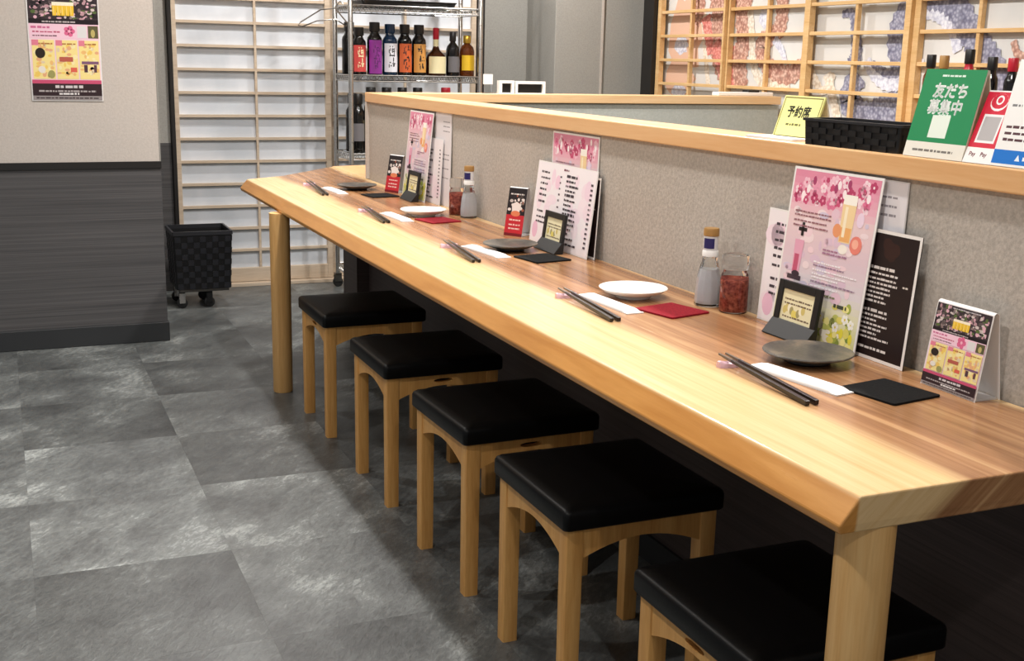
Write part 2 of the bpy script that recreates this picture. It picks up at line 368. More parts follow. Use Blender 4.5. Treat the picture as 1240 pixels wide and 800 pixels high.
# sliding paper doors
def shoji(name, x0, x1, y, label, mids):
    d = bpy.data.objects.new(name, None); COL.objects.link(d); d.location = ((x0+x1)/2, y, 0); setp(d, label, 'door', kind='structure')
    st = .028
    for x in (x0, x1-st): MB().box(x, y-.016, .02, x+st, y+.016, 2.02).build('stile', 'shoji_wood', d, bevel=.0015)
    MB().box(x0+st, y-.015, .02, x1-st, y+.015, .095).build('bottom_rail', 'shoji_wood', d, bevel=.0015)
    MB().box(x0+st, y-.015, 1.985, x1-st, y+.015, 2.02).build('top_rail', 'shoji_wood', d, bevel=.0015)
    k = 0
    while .193+.1195*k < 1.95:
        z = .193+.1195*k; k += 1
        MB().box(x0+st, y-.012, z-.007, x1-st, y+.008, z+.007).build('rail', 'shoji_wood', d)
    for x in mids: MB().box(x-.006, y-.0135, .095, x+.006, y+.006, 1.985).build('muntin', 'shoji_wood', d)
    MB().box(x0+.01, y+.0085, .03, x1-.01, y+.0115, 2.0).build('paper_panel', 'shoji_paper', d)
shoji('door_1', .832, 1.665, 6.39, 'sliding paper door with pale wooden bars, open to view beside the basket', [1.262])
shoji('door_2', 1.670, 2.52, 6.42, 'sliding paper door with pale wooden bars behind the bottle rack', [2.1])
sl = MB().box(.828, 6.33, 0, 2.53, 6.47, .018).build('trim_4', 'shoji_wood', bevel=.002); setp(sl, 'pale wooden floor track under the paper doors', 'trim', kind='structure')
sp = MB().box(2.523, 6.36, 0, 2.553, 6.6, CEIL).build('trim_5', 'black_frame'); setp(sp, 'dark jamb at the right of the paper doors', 'trim', kind='structure')
lt = MB().box(.788, 6.34, 2.025, 2.53, 6.47, 2.09).build('trim_6', 'shoji_wood'); setp(lt, 'wooden head rail above the paper doors', 'trim', kind='structure')
wo = MB().box(.788, 6.36, 2.09, 2.53, 6.5, CEIL).build('wall_over_door', 'wallpaper_grey'); setp(wo, 'grey wall above the paper doors', 'wall', kind='structure')

# lattice screens with a dragon mural along the right side of the booth
XL = 3.47
win = bpy.data.objects.new('window_1', None); COL.objects.link(win); win.location = (XL, 4.6, 0); setp(win, 'wooden lattice screens over a printed dragon mural', 'screen', kind='structure')
def ly(name, y0, y1, z0, z1, x0=XL-.018, x1=XL+.012, bevel=.0015): return MB().box(x0, y0, z0, x1, y1, z1).build(name, 'lattice_wood', win, bevel=bevel)
ys = [5.98, 5.30, 4.63, 3.93, 3.23, 2.53, 1.83]
for i in range(len(ys)-1):
    a, b = ys[i], ys[i+1]; off = .02*(i % 2)
    wa, wb_ = (.016 if a == 5.30 else .034), (.016 if b == 5.30 else .034)
    ly('stile', a-wa, a, .3, 2.1, XL-.02+off, XL+.012+off); ly('stile', b, b+wb_, .3, 2.1, XL-.02+off, XL+.012+off)
    ly('muntin', (a+b)/2-.009, (a+b)/2+.009, .3, 2.1, XL-.012+off, XL+.01+off)
    z = 1.12-.129*6
    while z < 2.05:
        ly('rail', b+wb_, a-wa, z-.008, z+.008, XL-.016+off, XL+.008+off); z += .129
    MB().box(XL+.034, b, .3, XL+.037, a, 2.1).build('mural_panel', 'mural_paper', win)
ly('bottom_rail', 1.8, 6.0, .26, .30, XL-.03, XL+.04); ly('top_rail', 1.8, 6.0, 2.1, 2.15, XL-.03, XL+.04)
wr = MB().box(XL+.045, 1.2, 0, XL+.15, 6.2, CEIL).build('wall_screen', 'wallpaper_grey'); setp(wr, 'wall behind the lattice screens', 'wall', kind='structure')
wk = MB().box(XL-.03, 1.2, 0, XL+.045, 6.0, .26).build('wall_screen_base', 'dado_laminate'); setp(wk, 'dark base under the lattice screens', 'wall', kind='structure')
bp_ = MB().box(3.425, 5.985, 0, 3.475, 6.10, CEIL).build('trim_7', 'black_frame'); setp(bp_, 'black post at the end of the lattice screens', 'trim', kind='structure')
def scales(name, a, b, c):
    m = mat(name, a, .6); t = NT(m); v = t.n('ShaderNodeTexVoronoi'); v.inputs['Scale'].default_value = 70; t.l(t.coords((1, 1, 1)), v.inputs['Vector'])
    n = t.noise(t.coords((1, 1, 1)), 26, 3); t.base(t.mix(.3, t.ramp(v.outputs['Distance'], [(.2, b), (.5, a), (.8, c)]), t.ramp(n, [(.4, a), (.62, b)])))
scales('dragon_blue', (134, 134, 158), (184, 186, 202), (88, 88, 112)); scales('dragon_red', (186, 136, 120), (226, 196, 178), (134, 88, 76)); scales('dragon_pale', (226, 214, 196), (240, 234, 224), (190, 172, 150))
scales('dragon_pink', (214, 122, 112), (232, 176, 166), (166, 84, 80)); mat('mural_salmon', (226, 188, 164), .6); scales('dragon_belly', (216, 218, 232), (234, 236, 244), (176, 178, 200))
mlay = [0]
def ribbon(pts, w0, w1, m, name='dragon_body'):
    # smooth flat printed band through (y, z) points
    P = [Vector(p) for p in pts]; Q = []
    for i in range(len(P)-1):
        p0, p1, p2_, p3 = P[max(i-1, 0)], P[i], P[i+1], P[min(i+2, len(P)-1)]
        for k in range(6):
            u = k/6; Q.append(.5*((2*p1)+(p2_-p0)*u+(2*p0-5*p1+4*p2_-p3)*u*u+(3*p1-p0-3*p2_+p3)*u**3))
    Q.append(P[-1]); n = len(Q); vs = []; fs = []; mlay[0] += 1; x = XL+.0338-.0002*mlay[0]
    for i, q in enumerate(Q):
        d = (Q[min(i+1, n-1)]-Q[max(i-1, 0)]).normalized(); nn = Vector((-d.y, d.x)); ww = (w0+(w1-w0)*i/(n-1))/2*(1+.12*((i % 2)*2-1))
        for s_ in (1, -1): e = q+nn*ww*s_; vs.append((x, e.x, e.y))
    for i in range(n-1): fs.append((2*i, 2*i+1, 2*i+3, 2*i+2))
    return MB().add(vs, fs).build(name, m, win)
def blob(y, z, ry, rz, m, name='printed_cloud', n=18):
    mlay[0] += 1; x = XL+.0338-.0002*mlay[0]
    MB().add([(x, y+ry*(1+.16*math.sin(3*i))*math.cos(2*math.pi*i/n), z+rz*(1+.16*math.cos(4*i))*math.sin(2*math.pi*i/n)) for i in range(n)], [tuple(range(n))]).build(name, m, win)
blob(5.76, 1.38, .17, .22, 'mural_salmon', 'printed_sky'); blob(5.8, 1.15, .15, .12, 'mural_salmon', 'printed_sky')
blob(5.8, 1.33, .07, .05, 'dragon_belly'); blob(5.80, 1.08, .08, .035, 'dragon_belly'); blob(5.02, 1.46, .05, .05, 'dragon_belly')
ribbon([(5.62, 1.62), (5.58, 1.46), (5.55, 1.3), (5.50, 1.12)], .05, .04, 'dragon_pale')
ribbon([(5.45, 1.62), (5.41, 1.47), (5.43, 1.38), (5.41, 1.28), (5.35, 1.18)], .2, .13, 'dragon_red')
ribbon([(5.66, 1.62), (5.62, 1.52), (5.66, 1.44)], .12, .06, 'dragon_red')
ribbon([(5.56, 1.48), (5.52, 1.36), (5.5, 1.28)], .09, .05, 'dragon_pink')
ribbon([(5.3, 1.32), (5.27, 1.22), (5.25, 1.12)], .06, .1, 'dragon_pink')
ribbon([(5.46, 1.34), (5.42, 1.28), (5.36, 1.18)], .1, .08, 'dragon_pink')
ribbon([(5.21, 1.62), (5.21, 1.46), (5.19, 1.35), (5.22, 1.26), (5.19, 1.12)], .14, .12, 'dragon_red')
ribbon([(5.15, 1.5), (5.12, 1.36), (5.09, 1.23), (5.0, 1.15), (4.78, 1.13)], .05, .06, 'dragon_pale')
ribbon([(4.89, 1.62), (4.88, 1.47), (4.91, 1.39), (5.03, 1.34), (5.02, 1.27), (4.93, 1.21), (4.78, 1.19), (4.66, 1.25)], .1, .09, 'dragon_red')
ribbon([(4.93, 1.36), (4.86, 1.30), (4.83, 1.25)], .05, .03, 'dragon_belly')
ribbon([(4.66, 1.25), (4.6, 1.18), (4.52, 1.12), (4.45, 1.2)], .06, .03, 'dragon_pale')
ribbon([(4.43, 1.46), (4.36, 1.46), (4.33, 1.39), (4.31, 1.29), (4.33, 1.24)], .03, .09, 'dragon_blue')
ribbon([(3.93, 1.22), (4.0, 1.3), (3.99, 1.40), (3.93, 1.45), (3.83, 1.44), (3.74, 1.38), (3.7, 1.3)], .05, .05, 'dragon_belly')
ribbon([(4.01, 1.22), (4.06, 1.32), (4.05, 1.41), (3.98, 1.49), (3.86, 1.52), (3.74, 1.48), (3.65, 1.38), (3.59, 1.32), (3.52, 1.25), (3.46, 1.15)], .1, .13, 'dragon_blue')
ribbon([(4.24, 1.26), (4.16, 1.19), (4.06, 1.165), (3.95, 1.21), (3.92, 1.28)], .05, .08, 'dragon_belly')
ribbon([(4.2, 1.25), (4.1, 1.21), (4.0, 1.22)], .03, .05, 'dragon_blue')
ribbon([(4.28, 1.2), (4.34, 1.09), (4.2, 1.02), (4.07, 1.07), (3.95, 1.03), (3.9, .96)], .12, .13, 'dragon_blue')
ribbon([(4.5, 1.2), (4.45, 1.1), (4.4, 1.0)], .06, .05, 'dragon_pale')
ribbon([(3.36, 1.37), (3.31, 1.34), (3.33, 1.29), (3.39, 1.29), (3.42, 1.34)], .04, .03, 'dragon_red')

# ------------------------------------------------------------------ counter table
tb = thing('counter_table', (1.19, 1.08, 0), 'long live-edge wooden counter table against the beige partition', 'table')
top = [(.936, 1.073), (1.436, 1.073), (1.436, 5.47), (1.39, 5.43), (1.11, 5.09), (.936, 4.975)]
low = [(.908, 1.075), (1.436, 1.075), (1.436, 5.50), (1.38, 5.45), (1.09, 5.11), (.908, 4.99)]
lo2 = [(.912, 1.077)] + low[1:-1] + [(.912, 4.985)]
MB().loft([[(x, y, .671) for x, y in lo2], [(x, y, .683) for x, y in low], [(x, y, TZ) for x, y in top]]).build('tabletop', 'table_slab_wood', tb, bevel=.0025)
MB().lathe([(.035, 0), (.037, .004), (.0375, .671)], (.9855, 1.1155, 0), 40).build('leg', 'leg_wood', tb, smooth=True)
MB().lathe([(.034, 0), (.036, .004), (.037, .671)], (.911, 4.245, 0), 32).build('leg', 'leg_wood', tb, smooth=True)

es = MB().loft([[(x, y, z) for x, y in ((1.4375, 4.903), (1.72, 4.903), (1.72, 5.57), (1.4375, 5.50))] for z in (.669, TZ)]).build('end_shelf', 'cap_wood', bevel=.002)
setp(es, 'pale wooden shelf board joining the far end of the counter table', 'shelf')

# ------------------------------------------------------------------ stools
def make_stool():
    t_ = thing('stool', (0, 0, 0), 'stool', 'stool', 'black-padded wooden stools along the counter')
    H, L, hw = .373, .036, .165
    for sx in (-1, 1):
        for sy in (-1, 1):
            cx, cy = sx*(hw-L/2), sy*(hw-L/2)
            MB().loft([rrect(L/2-.001, L/2-.001, .004, 0, 2, (cx, cy)), rrect(L/2, L/2, .004, H, 2, (cx, cy))]).build('leg', 'stool_wood', t_, smooth=True, world=False)
    half = hw-L; n = 14
    for k in range(4):
        a = k*math.pi/2; mb = MB(); ca, sa = math.cos(a), math.sin(a)
        def pt(u, d, z): y = -hw+.004+d; return (u*ca-y*sa, u*sa+y*ca, z)
        us = [-half+2*half*i/n for i in range(n+1)]
        def bot(u): q = abs(u)/half; return H-.031-.030*q**1.9
        def col(u0, u1, b0, b1, t0, t1):
            v = [pt(u0, 0, b0), pt(u1, 0, b1), pt(u1, 0, t1), pt(u0, 0, t0), pt(u0, .02, b0), pt(u1, .02, b1), pt(u1, .02, t1), pt(u0, .02, t0)]
            mb.add(v, [(0, 1, 2, 3), (5, 4, 7, 6), (0, 4, 5, 1), (3, 2, 6, 7), (0, 3, 7, 4), (1, 5, 6, 2)])
        sw, zc = .028, H-.017
        def sh(u): return .0055*math.sqrt(max(0, 1-(u/sw)**4))
        if k == 0: us = sorted(set([u for u in us if abs(u) > sw+.004]+[-sw, -sw*.9, -sw*.5, 0, sw*.5, sw*.9, sw]))
        for u0, u1 in zip(us, us[1:]):
            if k == 0 and u0 >= -sw-1e-6 and u1 <= sw+1e-6:
                col(u0, u1, bot(u0), bot(u1), zc-sh(u0), zc-sh(u1)); col(u0, u1, zc+sh(u0), zc+sh(u1), H, H)
            else: col(u0, u1, bot(u0), bot(u1), H, H)
        ap = mb.build('apron', 'stool_wood', t_, world=False)
        if k == 0:
            ap['label'] = 'apron with a hand slot'
            s_ = MB().box(-sw-.004, -hw+.025, zc-.01, sw+.004, -hw+.028, zc+.01).build('slot_shade_sheet', 'slot_shade', ap, world=False)  # dark sheet behind the hole, coloured to stand in for its shade
    rings = [(.012, .3735), (.003, .375), (0, .379), (0, .407), (.0022, .4130), (.008, .4172), (.03, .4200), (.07, .4225), (.12, .4235)]
    MB().loft([rrect(.176-i, .176-i, max(.011-i*.05, .004), z, 4) for i, z in rings]).build('seat_pad', 'black_leather', t_, smooth=60, world=False)
    return t_
st0 = make_stool()
STOOLS = [(1.087, 3.80, -90, 'black-padded wooden stool standing beside the far round table leg'),
          (1.088, 3.14, 0, 'black-padded wooden stool, second from the far round table leg'),
          (1.086, 2.545, 1.5, 'black-padded wooden stool, third from the far round table leg'),
          (1.088, 2.01, 180, 'black-padded wooden stool, second from the near square table leg'),
          (1.089, 1.405, -90, 'black-padded wooden stool standing right behind the near square table leg')]
for i, (x, y, a, lab) in enumerate(STOOLS):
    o = st0 if i == 0 else copy_tree(st0); o.location = (x, y, 0); o.rotation_euler = (0, 0, R(a)); o['label'] = lab

# ------------------------------------------------------------------ tableware
def plate(name, loc, r, m, label, prof):
    t_ = thing(name, loc, label, 'plate', None)
    MB().lathe([(q*r, z) for q, z in prof], (0, 0, 0), 48).build('dish', m, t_, smooth=True, world=False)
    MB().lathe([(.50*r, 0), (.52*r, .003), (.50*r, .008)], (0, 0, 0), 40).build('foot_ring', m if m != 'slate_glaze' else 'matte_black', t_, smooth=True, world=False)
    return t_
WH = [(.35, .0045), (.6, .006), (.85, .013), (.985, .0205), (1, .022), (.985, .0225), (.85, .016), (.6, .0105), (.3, .009), (.02, .009)]
DK = [(.35, .005), (.6, .007), (.9, .015), (.99, .018), (1, .0195), (.985, .021), (.9, .0195), (.6, .0165), (.3, .0155), (.02, .0155)]
SET = [('A', 1.288, 1.648, .080, 'slate_glaze', 'dark slate-glazed plate in front of the black-bordered menu'),
       ('B', 1.275, 2.262, .077, 'porcelain', 'white porcelain plate beside the red coaster near the chili jar'),
       ('C', 1.268, 2.945, .076, 'slate_glaze', 'dark slate-glazed plate in front of the wide white menu'),
       ('D', 1.272, 3.69, .077, 'porcelain', 'white porcelain plate in front of the far pink blossom menu'),
       ('E', 1.275, 4.50, .078, 'slate_glaze', 'dark slate-glazed plate at the far end of the counter')]
for k, x, y, r, m, lab in SET: plate('plate', (x, y, TZ), r, m, lab, WH if m == 'porcelain' else DK)
def coaster(cx, cy, rz, m, label, w=.11, h=.115):
    o = MB().loft([rrect(w/2, h/2, .004, z, 2) for z in (0, .004)]).build('coaster', m, bevel=.0008); o.location = (cx, cy, TZ); o.rotation_euler = (0, 0, rz)
    return setp(o, label, 'coaster', 'square felt coasters on the counter')
coaster(1.289, 1.436, R(9), 'coaster_black', 'square black felt coaster beside the small tent card')
coaster(1.277, 2.096, R(14), 'coaster_red', 'square red felt coaster in front of the chili jar by the black-bordered menu')
coaster(1.292, 2.785, R(10), 'coaster_black', 'square black felt coaster in front of the wide white menu')
coaster(1.275, 3.555, R(12), 'coaster_red', 'square red felt coaster in front of the far chili jar')
coaster(1.300, 4.27, R(8), 'coaster_black', 'square black felt coaster at the far end of the counter')
# chopsticks, rests and wrapped towels
def stick(p, q, label):
    p, q = Vector(p), Vector(q); d = q-p; L = d.length
    t_ = thing('chopstick', p, label, 'chopstick', 'black lacquered chopsticks'); t_.rotation_euler = d.to_track_quat('X', 'Z').to_euler()
    def rg(x, r): return [(x, r*math.cos(math.pi/4+i*math.pi/2), r*math.sin(math.pi/4+i*math.pi/2)) for i in range(4)]
    MB().loft([rg(.045, .0036), rg(L*.6, .0050), rg(L-.002, .0058), rg(L, .0050)]).build('shaft', 'chopstick_black', t_, world=False, bevel=.0006)
    MB().loft([rg(0, .0021), rg(.045, .0036)]).build('tip', 'chopstick_tip', t_, world=False)
CH = [((1.137, 1.69), (1.122, 1.415), 'beside the dark plate next to the black-bordered menu'), ((1.127, 2.325), (1.112, 2.020), 'beside the white plate near the black-bordered menu'),
      ((1.122, 3.06), (1.099, 2.735), 'beside the dark plate at the wide white menu'), ((1.115, 3.86), (1.095, 3.485), 'beside the white plate at the far stand'), ((1.130, 4.71), (1.098, 4.255), 'beside the plate at the far end of the counter')]
rest0 = None
for (a, b, lab) in CH:
    va, vb = Vector(a), Vector(b); d = (vb-va).normalized(); nn = Vector((-d.y, d.x)); L = min((vb-va).length, .285); mid = va+(vb-va)*.0
    vb2 = va+d*max(L, (vb-va).length*.86)
    for s_ in (-.0075, .0075):
        p = va+nn*s_*.9; q = vb2+nn*s_*1.1
        stick((p.x, p.y, TZ+.0165), (q.x, q.y, TZ+.0048), 'black lacquered chopstick of the pair '+lab)
    c = va+d*.028
    mb = MB(); prof = []
    for i in range(13):
        u = -1+2*i/12; prof.append((u*.024, .0125-.0035*(1-u*u)+(.0 if abs(u) < 1 else -.002)))
    rings = []
    for (u, h) in prof:
        w_ = .0095*(1-.35*(u/.024)**2)
        rings.append([(-w_, u, 0), (w_, u, 0), (w_*.9, u, h*.7), (w_*.5, u, h), (-w_*.5, u, h), (-w_*.9, u, h*.7)])
    o = mb.loft(rings).build('chopstick_rest', 'rest_pink', smooth=True); o.location = (c.x, c.y, TZ); o.rotation_euler = (0, 0, math.atan2(nn.y, nn.x)-math.pi/2)
    setp(o, 'small pale pink chopstick rest '+lab, 'chopstick rest', 'pink chopstick rests')
TW = [((1.180, 1.652), (1.212, 1.452), 'between the black coaster and the chopsticks near the tent card'), ((1.178, 2.325), (1.190, 2.085), 'in front of the white plate near the black-bordered menu'), ((1.176, 3.05), (1.200, 2.81), 'in front of the dark plate at the wide white menu'),
      ((1.165, 3.80), (1.176, 3.53), 'in front of the white plate at the far stand'), ((1.165, 4.62), (1.182, 4.30), 'in front of the plate at the far end of the counter')]
for (a, b, lab) in TW:
    va, vb = Vector(a), Vector(b); d = vb-va; L = min(d.length, .21); c = (va+vb)/2
    t_ = thing('wrapped_towel', (c.x, c.y, TZ), 'white paper-wrapped hand towel '+lab, 'towel', 'paper-wrapped hand towels', math.atan2(d.y, d.x))
    rings = []; N = 26
    for i in range(N+1):
        u = -1+2*i/N; x = u*L/2; e = max(0, (abs(u)-.82)/.18); h = .0100*(1-.75*e**1.5)+.0008; wd = .0195+.0012*e
        hb = h*.8
        rings.append([(x, -wd, 0), (x, wd, 0), (x, wd*1.0, hb*.35), (x, wd*.75, hb*.85), (x, wd*.2, hb), (x, -wd*.35, hb*.93), (x, -wd*.8, hb*.8), (x, -wd, hb*.35)])
    MB().loft(rings).build('wrapper', 'paper_white', t_, smooth=50, world=False)
    for e in (-1, 1): MB().box(e*L*.5-.004, -.0205, .0003, e*L*.5+.004, .0205, .0026).build('crimped_end', 'card_white', t_, world=False)

# ------------------------------------------------------------------ cards and menus
def card_frame(o, by, bx, z0, lean, rz=0):
    """card facing the aisle: local x runs towards -Y, local y up the card, local z out of its face"""
    t = lean; m = Matrix(((0, math.sin(t), -math.cos(t)), (-1, 0, 0), (0, math.cos(t), math.sin(t)))).to_4x4()
    o.matrix_basis = Matrix.Translation((bx, by, z0)) @ Matrix.Rotation(rz, 4, 'Z') @ m
def card(name, w, h, y0, bx, tx, label, cat, base, pr, group=None, z0=TZ, th=.0016):
    """w to the right from y0 (left edge, further away); bottom at bx, top leaning to tx"""
    lean = math.asin(max(-1, min(1, (tx-bx)/h)))
    t_ = thing(name, (0, 0, 0), label, cat, group); card_frame(t_, y0, bx, z0+.0004+th*math.sin(abs(lean)), lean)
    MB().box(0, 0, -th, w, h, 0).build('sheet', base, t_, world=False)
    if pr: pr.build('printed_design', t_, .0003)
    return t_
PINKS = [(224, 120, 156), (236, 160, 186), (206, 84, 124), (244, 196, 212), (190, 70, 110), (250, 222, 230)]
def pr_pink(w, h, seed=1):
    g = random.Random(seed); p = Print(); b = .005
    stops = [(0, (214, 214, 150)), (.18, (226, 222, 186)), (.30, (222, 214, 218)), (.5, (222, 198, 208)), (.72, (232, 206, 208)), (.8, (232, 178, 194)), (1, (222, 138, 164))]
    n = 24; p.hold = True
    for i in range(n):
        t = (i+.5)/n
        for (t0, c0), (t1, c1) in zip(stops, stops[1:]):
            if t0 <= t <= t1: c = tuple(a+(q-a)*(t-t0)/(t1-t0) for a, q in zip(c0, c1)); break
        p.rect(b, b+(h-2*b)*i/n, w-b, b+(h-2*b)*(i+1)/n, c)
    p.hold = False; p.nxt()
    p.many(8)
    for k in range(60): p.flower(g.uniform(b+.014, w-b-.014), h*g.uniform(.80, .945), g.uniform(.006, .014), g.choice(PINKS), g.choice(PINKS), g.random())
    p.done(); p.many(3)
    for k in range(9): p.ell(g.uniform(.02, w-.02), h*g.uniform(.80, .95), .0055, .0085, g.choice([(252, 244, 246), (168, 70, 110), (252, 236, 240)]))
    p.done(); p.many(8)
    for k in range(60): p.ell(g.uniform(.022, w-.022), h*g.uniform(.26, .76), g.uniform(.004, .016), g.uniform(.004, .012), g.choice([(230, 198, 212), (220, 194, 212), (238, 210, 218), (212, 200, 220), (240, 220, 224)]))
    for k in range(110): p.ell(g.uniform(b+.012, w-b-.012), g.uniform(b+.012, h*.27)*g.uniform(.6, 1), g.uniform(.004, .012), g.uniform(.004, .011), g.choice([(230, 218, 70), (222, 212, 110), (166, 178, 80), (190, 194, 104), (240, 232, 150), (130, 148, 70), (240, 234, 214)]))
    p.done(); p.many(3)
    for k in range(9): p.flower(g.uniform(b+.016, w-b-.016), g.uniform(.018, h*.2), .010, (250, 248, 238), (230, 208, 80), g.random())
    p.done()
    gx, gy = w*.70, h*.70       # tall glass
    p.poly([(gx-.018, gy-.03), (gx+.014, gy-.03), (gx+.018, gy+.045), (gx-.021, gy+.045)], (242, 214, 164)); p.rect(gx-.020, gy+.040, gx+.017, gy+.058, (250, 246, 236)); p.poly([(gx-.016, gy-.028), (gx+.012, gy-.028), (gx+.013, gy-.002), (gx-.017, gy-.002)], (236, 176, 110)); p.rect(gx-.012, gy-.02, gx-.004, gy+.036, (250, 236, 206))
    p.many(4); p.ell(gx-.026, gy-.010, .012, .013, (232, 156, 110)); p.ell(gx+.032, gy-.030, .017, .017, (232, 134, 120)); p.ell(gx+.030, gy-.028, .009, .009, (246, 180, 158)); p.ell(gx-.002, gy-.042, .013, .009, (246, 240, 230)); p.ell(gx+.034, gy+.016, .010, .014, (236, 214, 232)); p.done()
    dx, dy = w*.20, h*.49       # purple drink with a dark sprig
    p.poly([(dx-.011, dy-.040), (dx+.011, dy-.040), (dx+.014, dy+.026), (dx-.014, dy+.026)], (226, 166, 190)); p.rect(dx-.009, dy-.036, dx+.005, dy-.002, (196, 90, 120)); p.rect(dx-.022, dy-.052, dx+.02, dy-.043, (70, 54, 62)); p.ell(dx+.002, dy-.040, .012, .006, (60, 44, 54))
    p.hold = True; p.rect(dx-.009, dy+.043, dx+.017, dy+.050, (44, 38, 38)); p.rect(dx, dy+.034, dx+.008, dy+.060, (44, 38, 38)); p.hold = False; p.nxt()
    for y in (.735, .712, .680, .650): p.words(w*.09, h*y, w*g.uniform(.45, .58), .0034, (150, 104, 112), g)
    for y in (.46, .44, .415, .39, .37, .345, .32): p.words(w*.40, h*y, w*g.uniform(.70, .92), .0034, g.choice([(246, 240, 244), (156, 128, 150)]), g)
    for y in (.54, .52): p.words(w*.48, h*y, w*g.uniform(.6, .8), .0036, (166, 120, 146), g)
    p.words(w*.70, h*.235, w*.84, .008, (70, 76, 60), g); p.words(w*.45, h*.28, w*.7, .0034, (130, 136, 100), g)
    return p
def pr_white(w, h, seed=2):
    g = random.Random(seed); p = Print()
    p.rect(.003, .003, w-.003, h-.003, (244, 238, 242))
    p.many(6)
    for k in range(22): p.ell(g.uniform(.03, w-.03), g.uniform(.03, h-.03), g.uniform(.012, .034), g.uniform(.012, .03), g.choice([(244, 226, 236), (242, 218, 232), (246, 232, 240)]))
    p.done(); p.ell(.030, .036, .018, .024, (238, 196, 218)); p.ell(w*.38, h*.78, .016, .02, (242, 208, 226))
    for y in (.86, .79, .72, .65, .58, .50, .38, .31, .25):
        p.words(w*.08, h*y, w*g.uniform(.18, .27), .0062, (70, 62, 70), g); p.words(w*.41, h*(y-.02), w*.44, .006, (90, 80, 90), g)
    p.words(w*.46, h*.93, w*.55, .006, (120, 60, 80), g)
    for k in range(14): p.words(w*.52, h*(.86-.055*k), w*g.uniform(.62, .76), .0062 if k % 4 else .008, (66, 58, 66), g); p.words(w*.92, h*(.82-.055*k), w*.955, .006, (80, 72, 80), g)
    p.words(w*.60, h*.08, w*.80, .006, (66, 58, 66), g)
    return p
def pr_black(w, h, seed=3):
    g = random.Random(seed); p = Print(); p.rect(0, 0, w, h, (236, 232, 228)); p.rect(.006, .006, w-.006, h-.006, (34, 22, 22))
    for k in range(8): p.ell(w*.66+g.uniform(-.01, .012), h*.86+g.uniform(-.01, .012), .012, .012, (52, 30, 26))
    for k, y in enumerate((.70, .66, .62, .585, .55, .515, .48, .445, .37, .335, .30, .265, .23, .195, .16)):
        bold = k in (0, 8); p.words(w*.42, h*y, w*(g.uniform(.62, .80) if not bold else .74), .0055 if bold else .004, (222, 214, 210), g)
    p.words(w*.40, h*.08, w*.78, .005, (226, 220, 216), g); p.words(w*.86, h*.60, w*.92, .004, (220, 210, 200), g)
    return p
def pr_plain(w, h, seed=4):
    g = random.Random(seed); p = Print(); p.rect(.002, .002, w-.002, h-.002, (232, 228, 232))
    for y in (.9, .85, .8, .55, .5, .4, .3): p.words(w*.5, h*y, w*.9, .0045, (150, 144, 150), g)
    return p
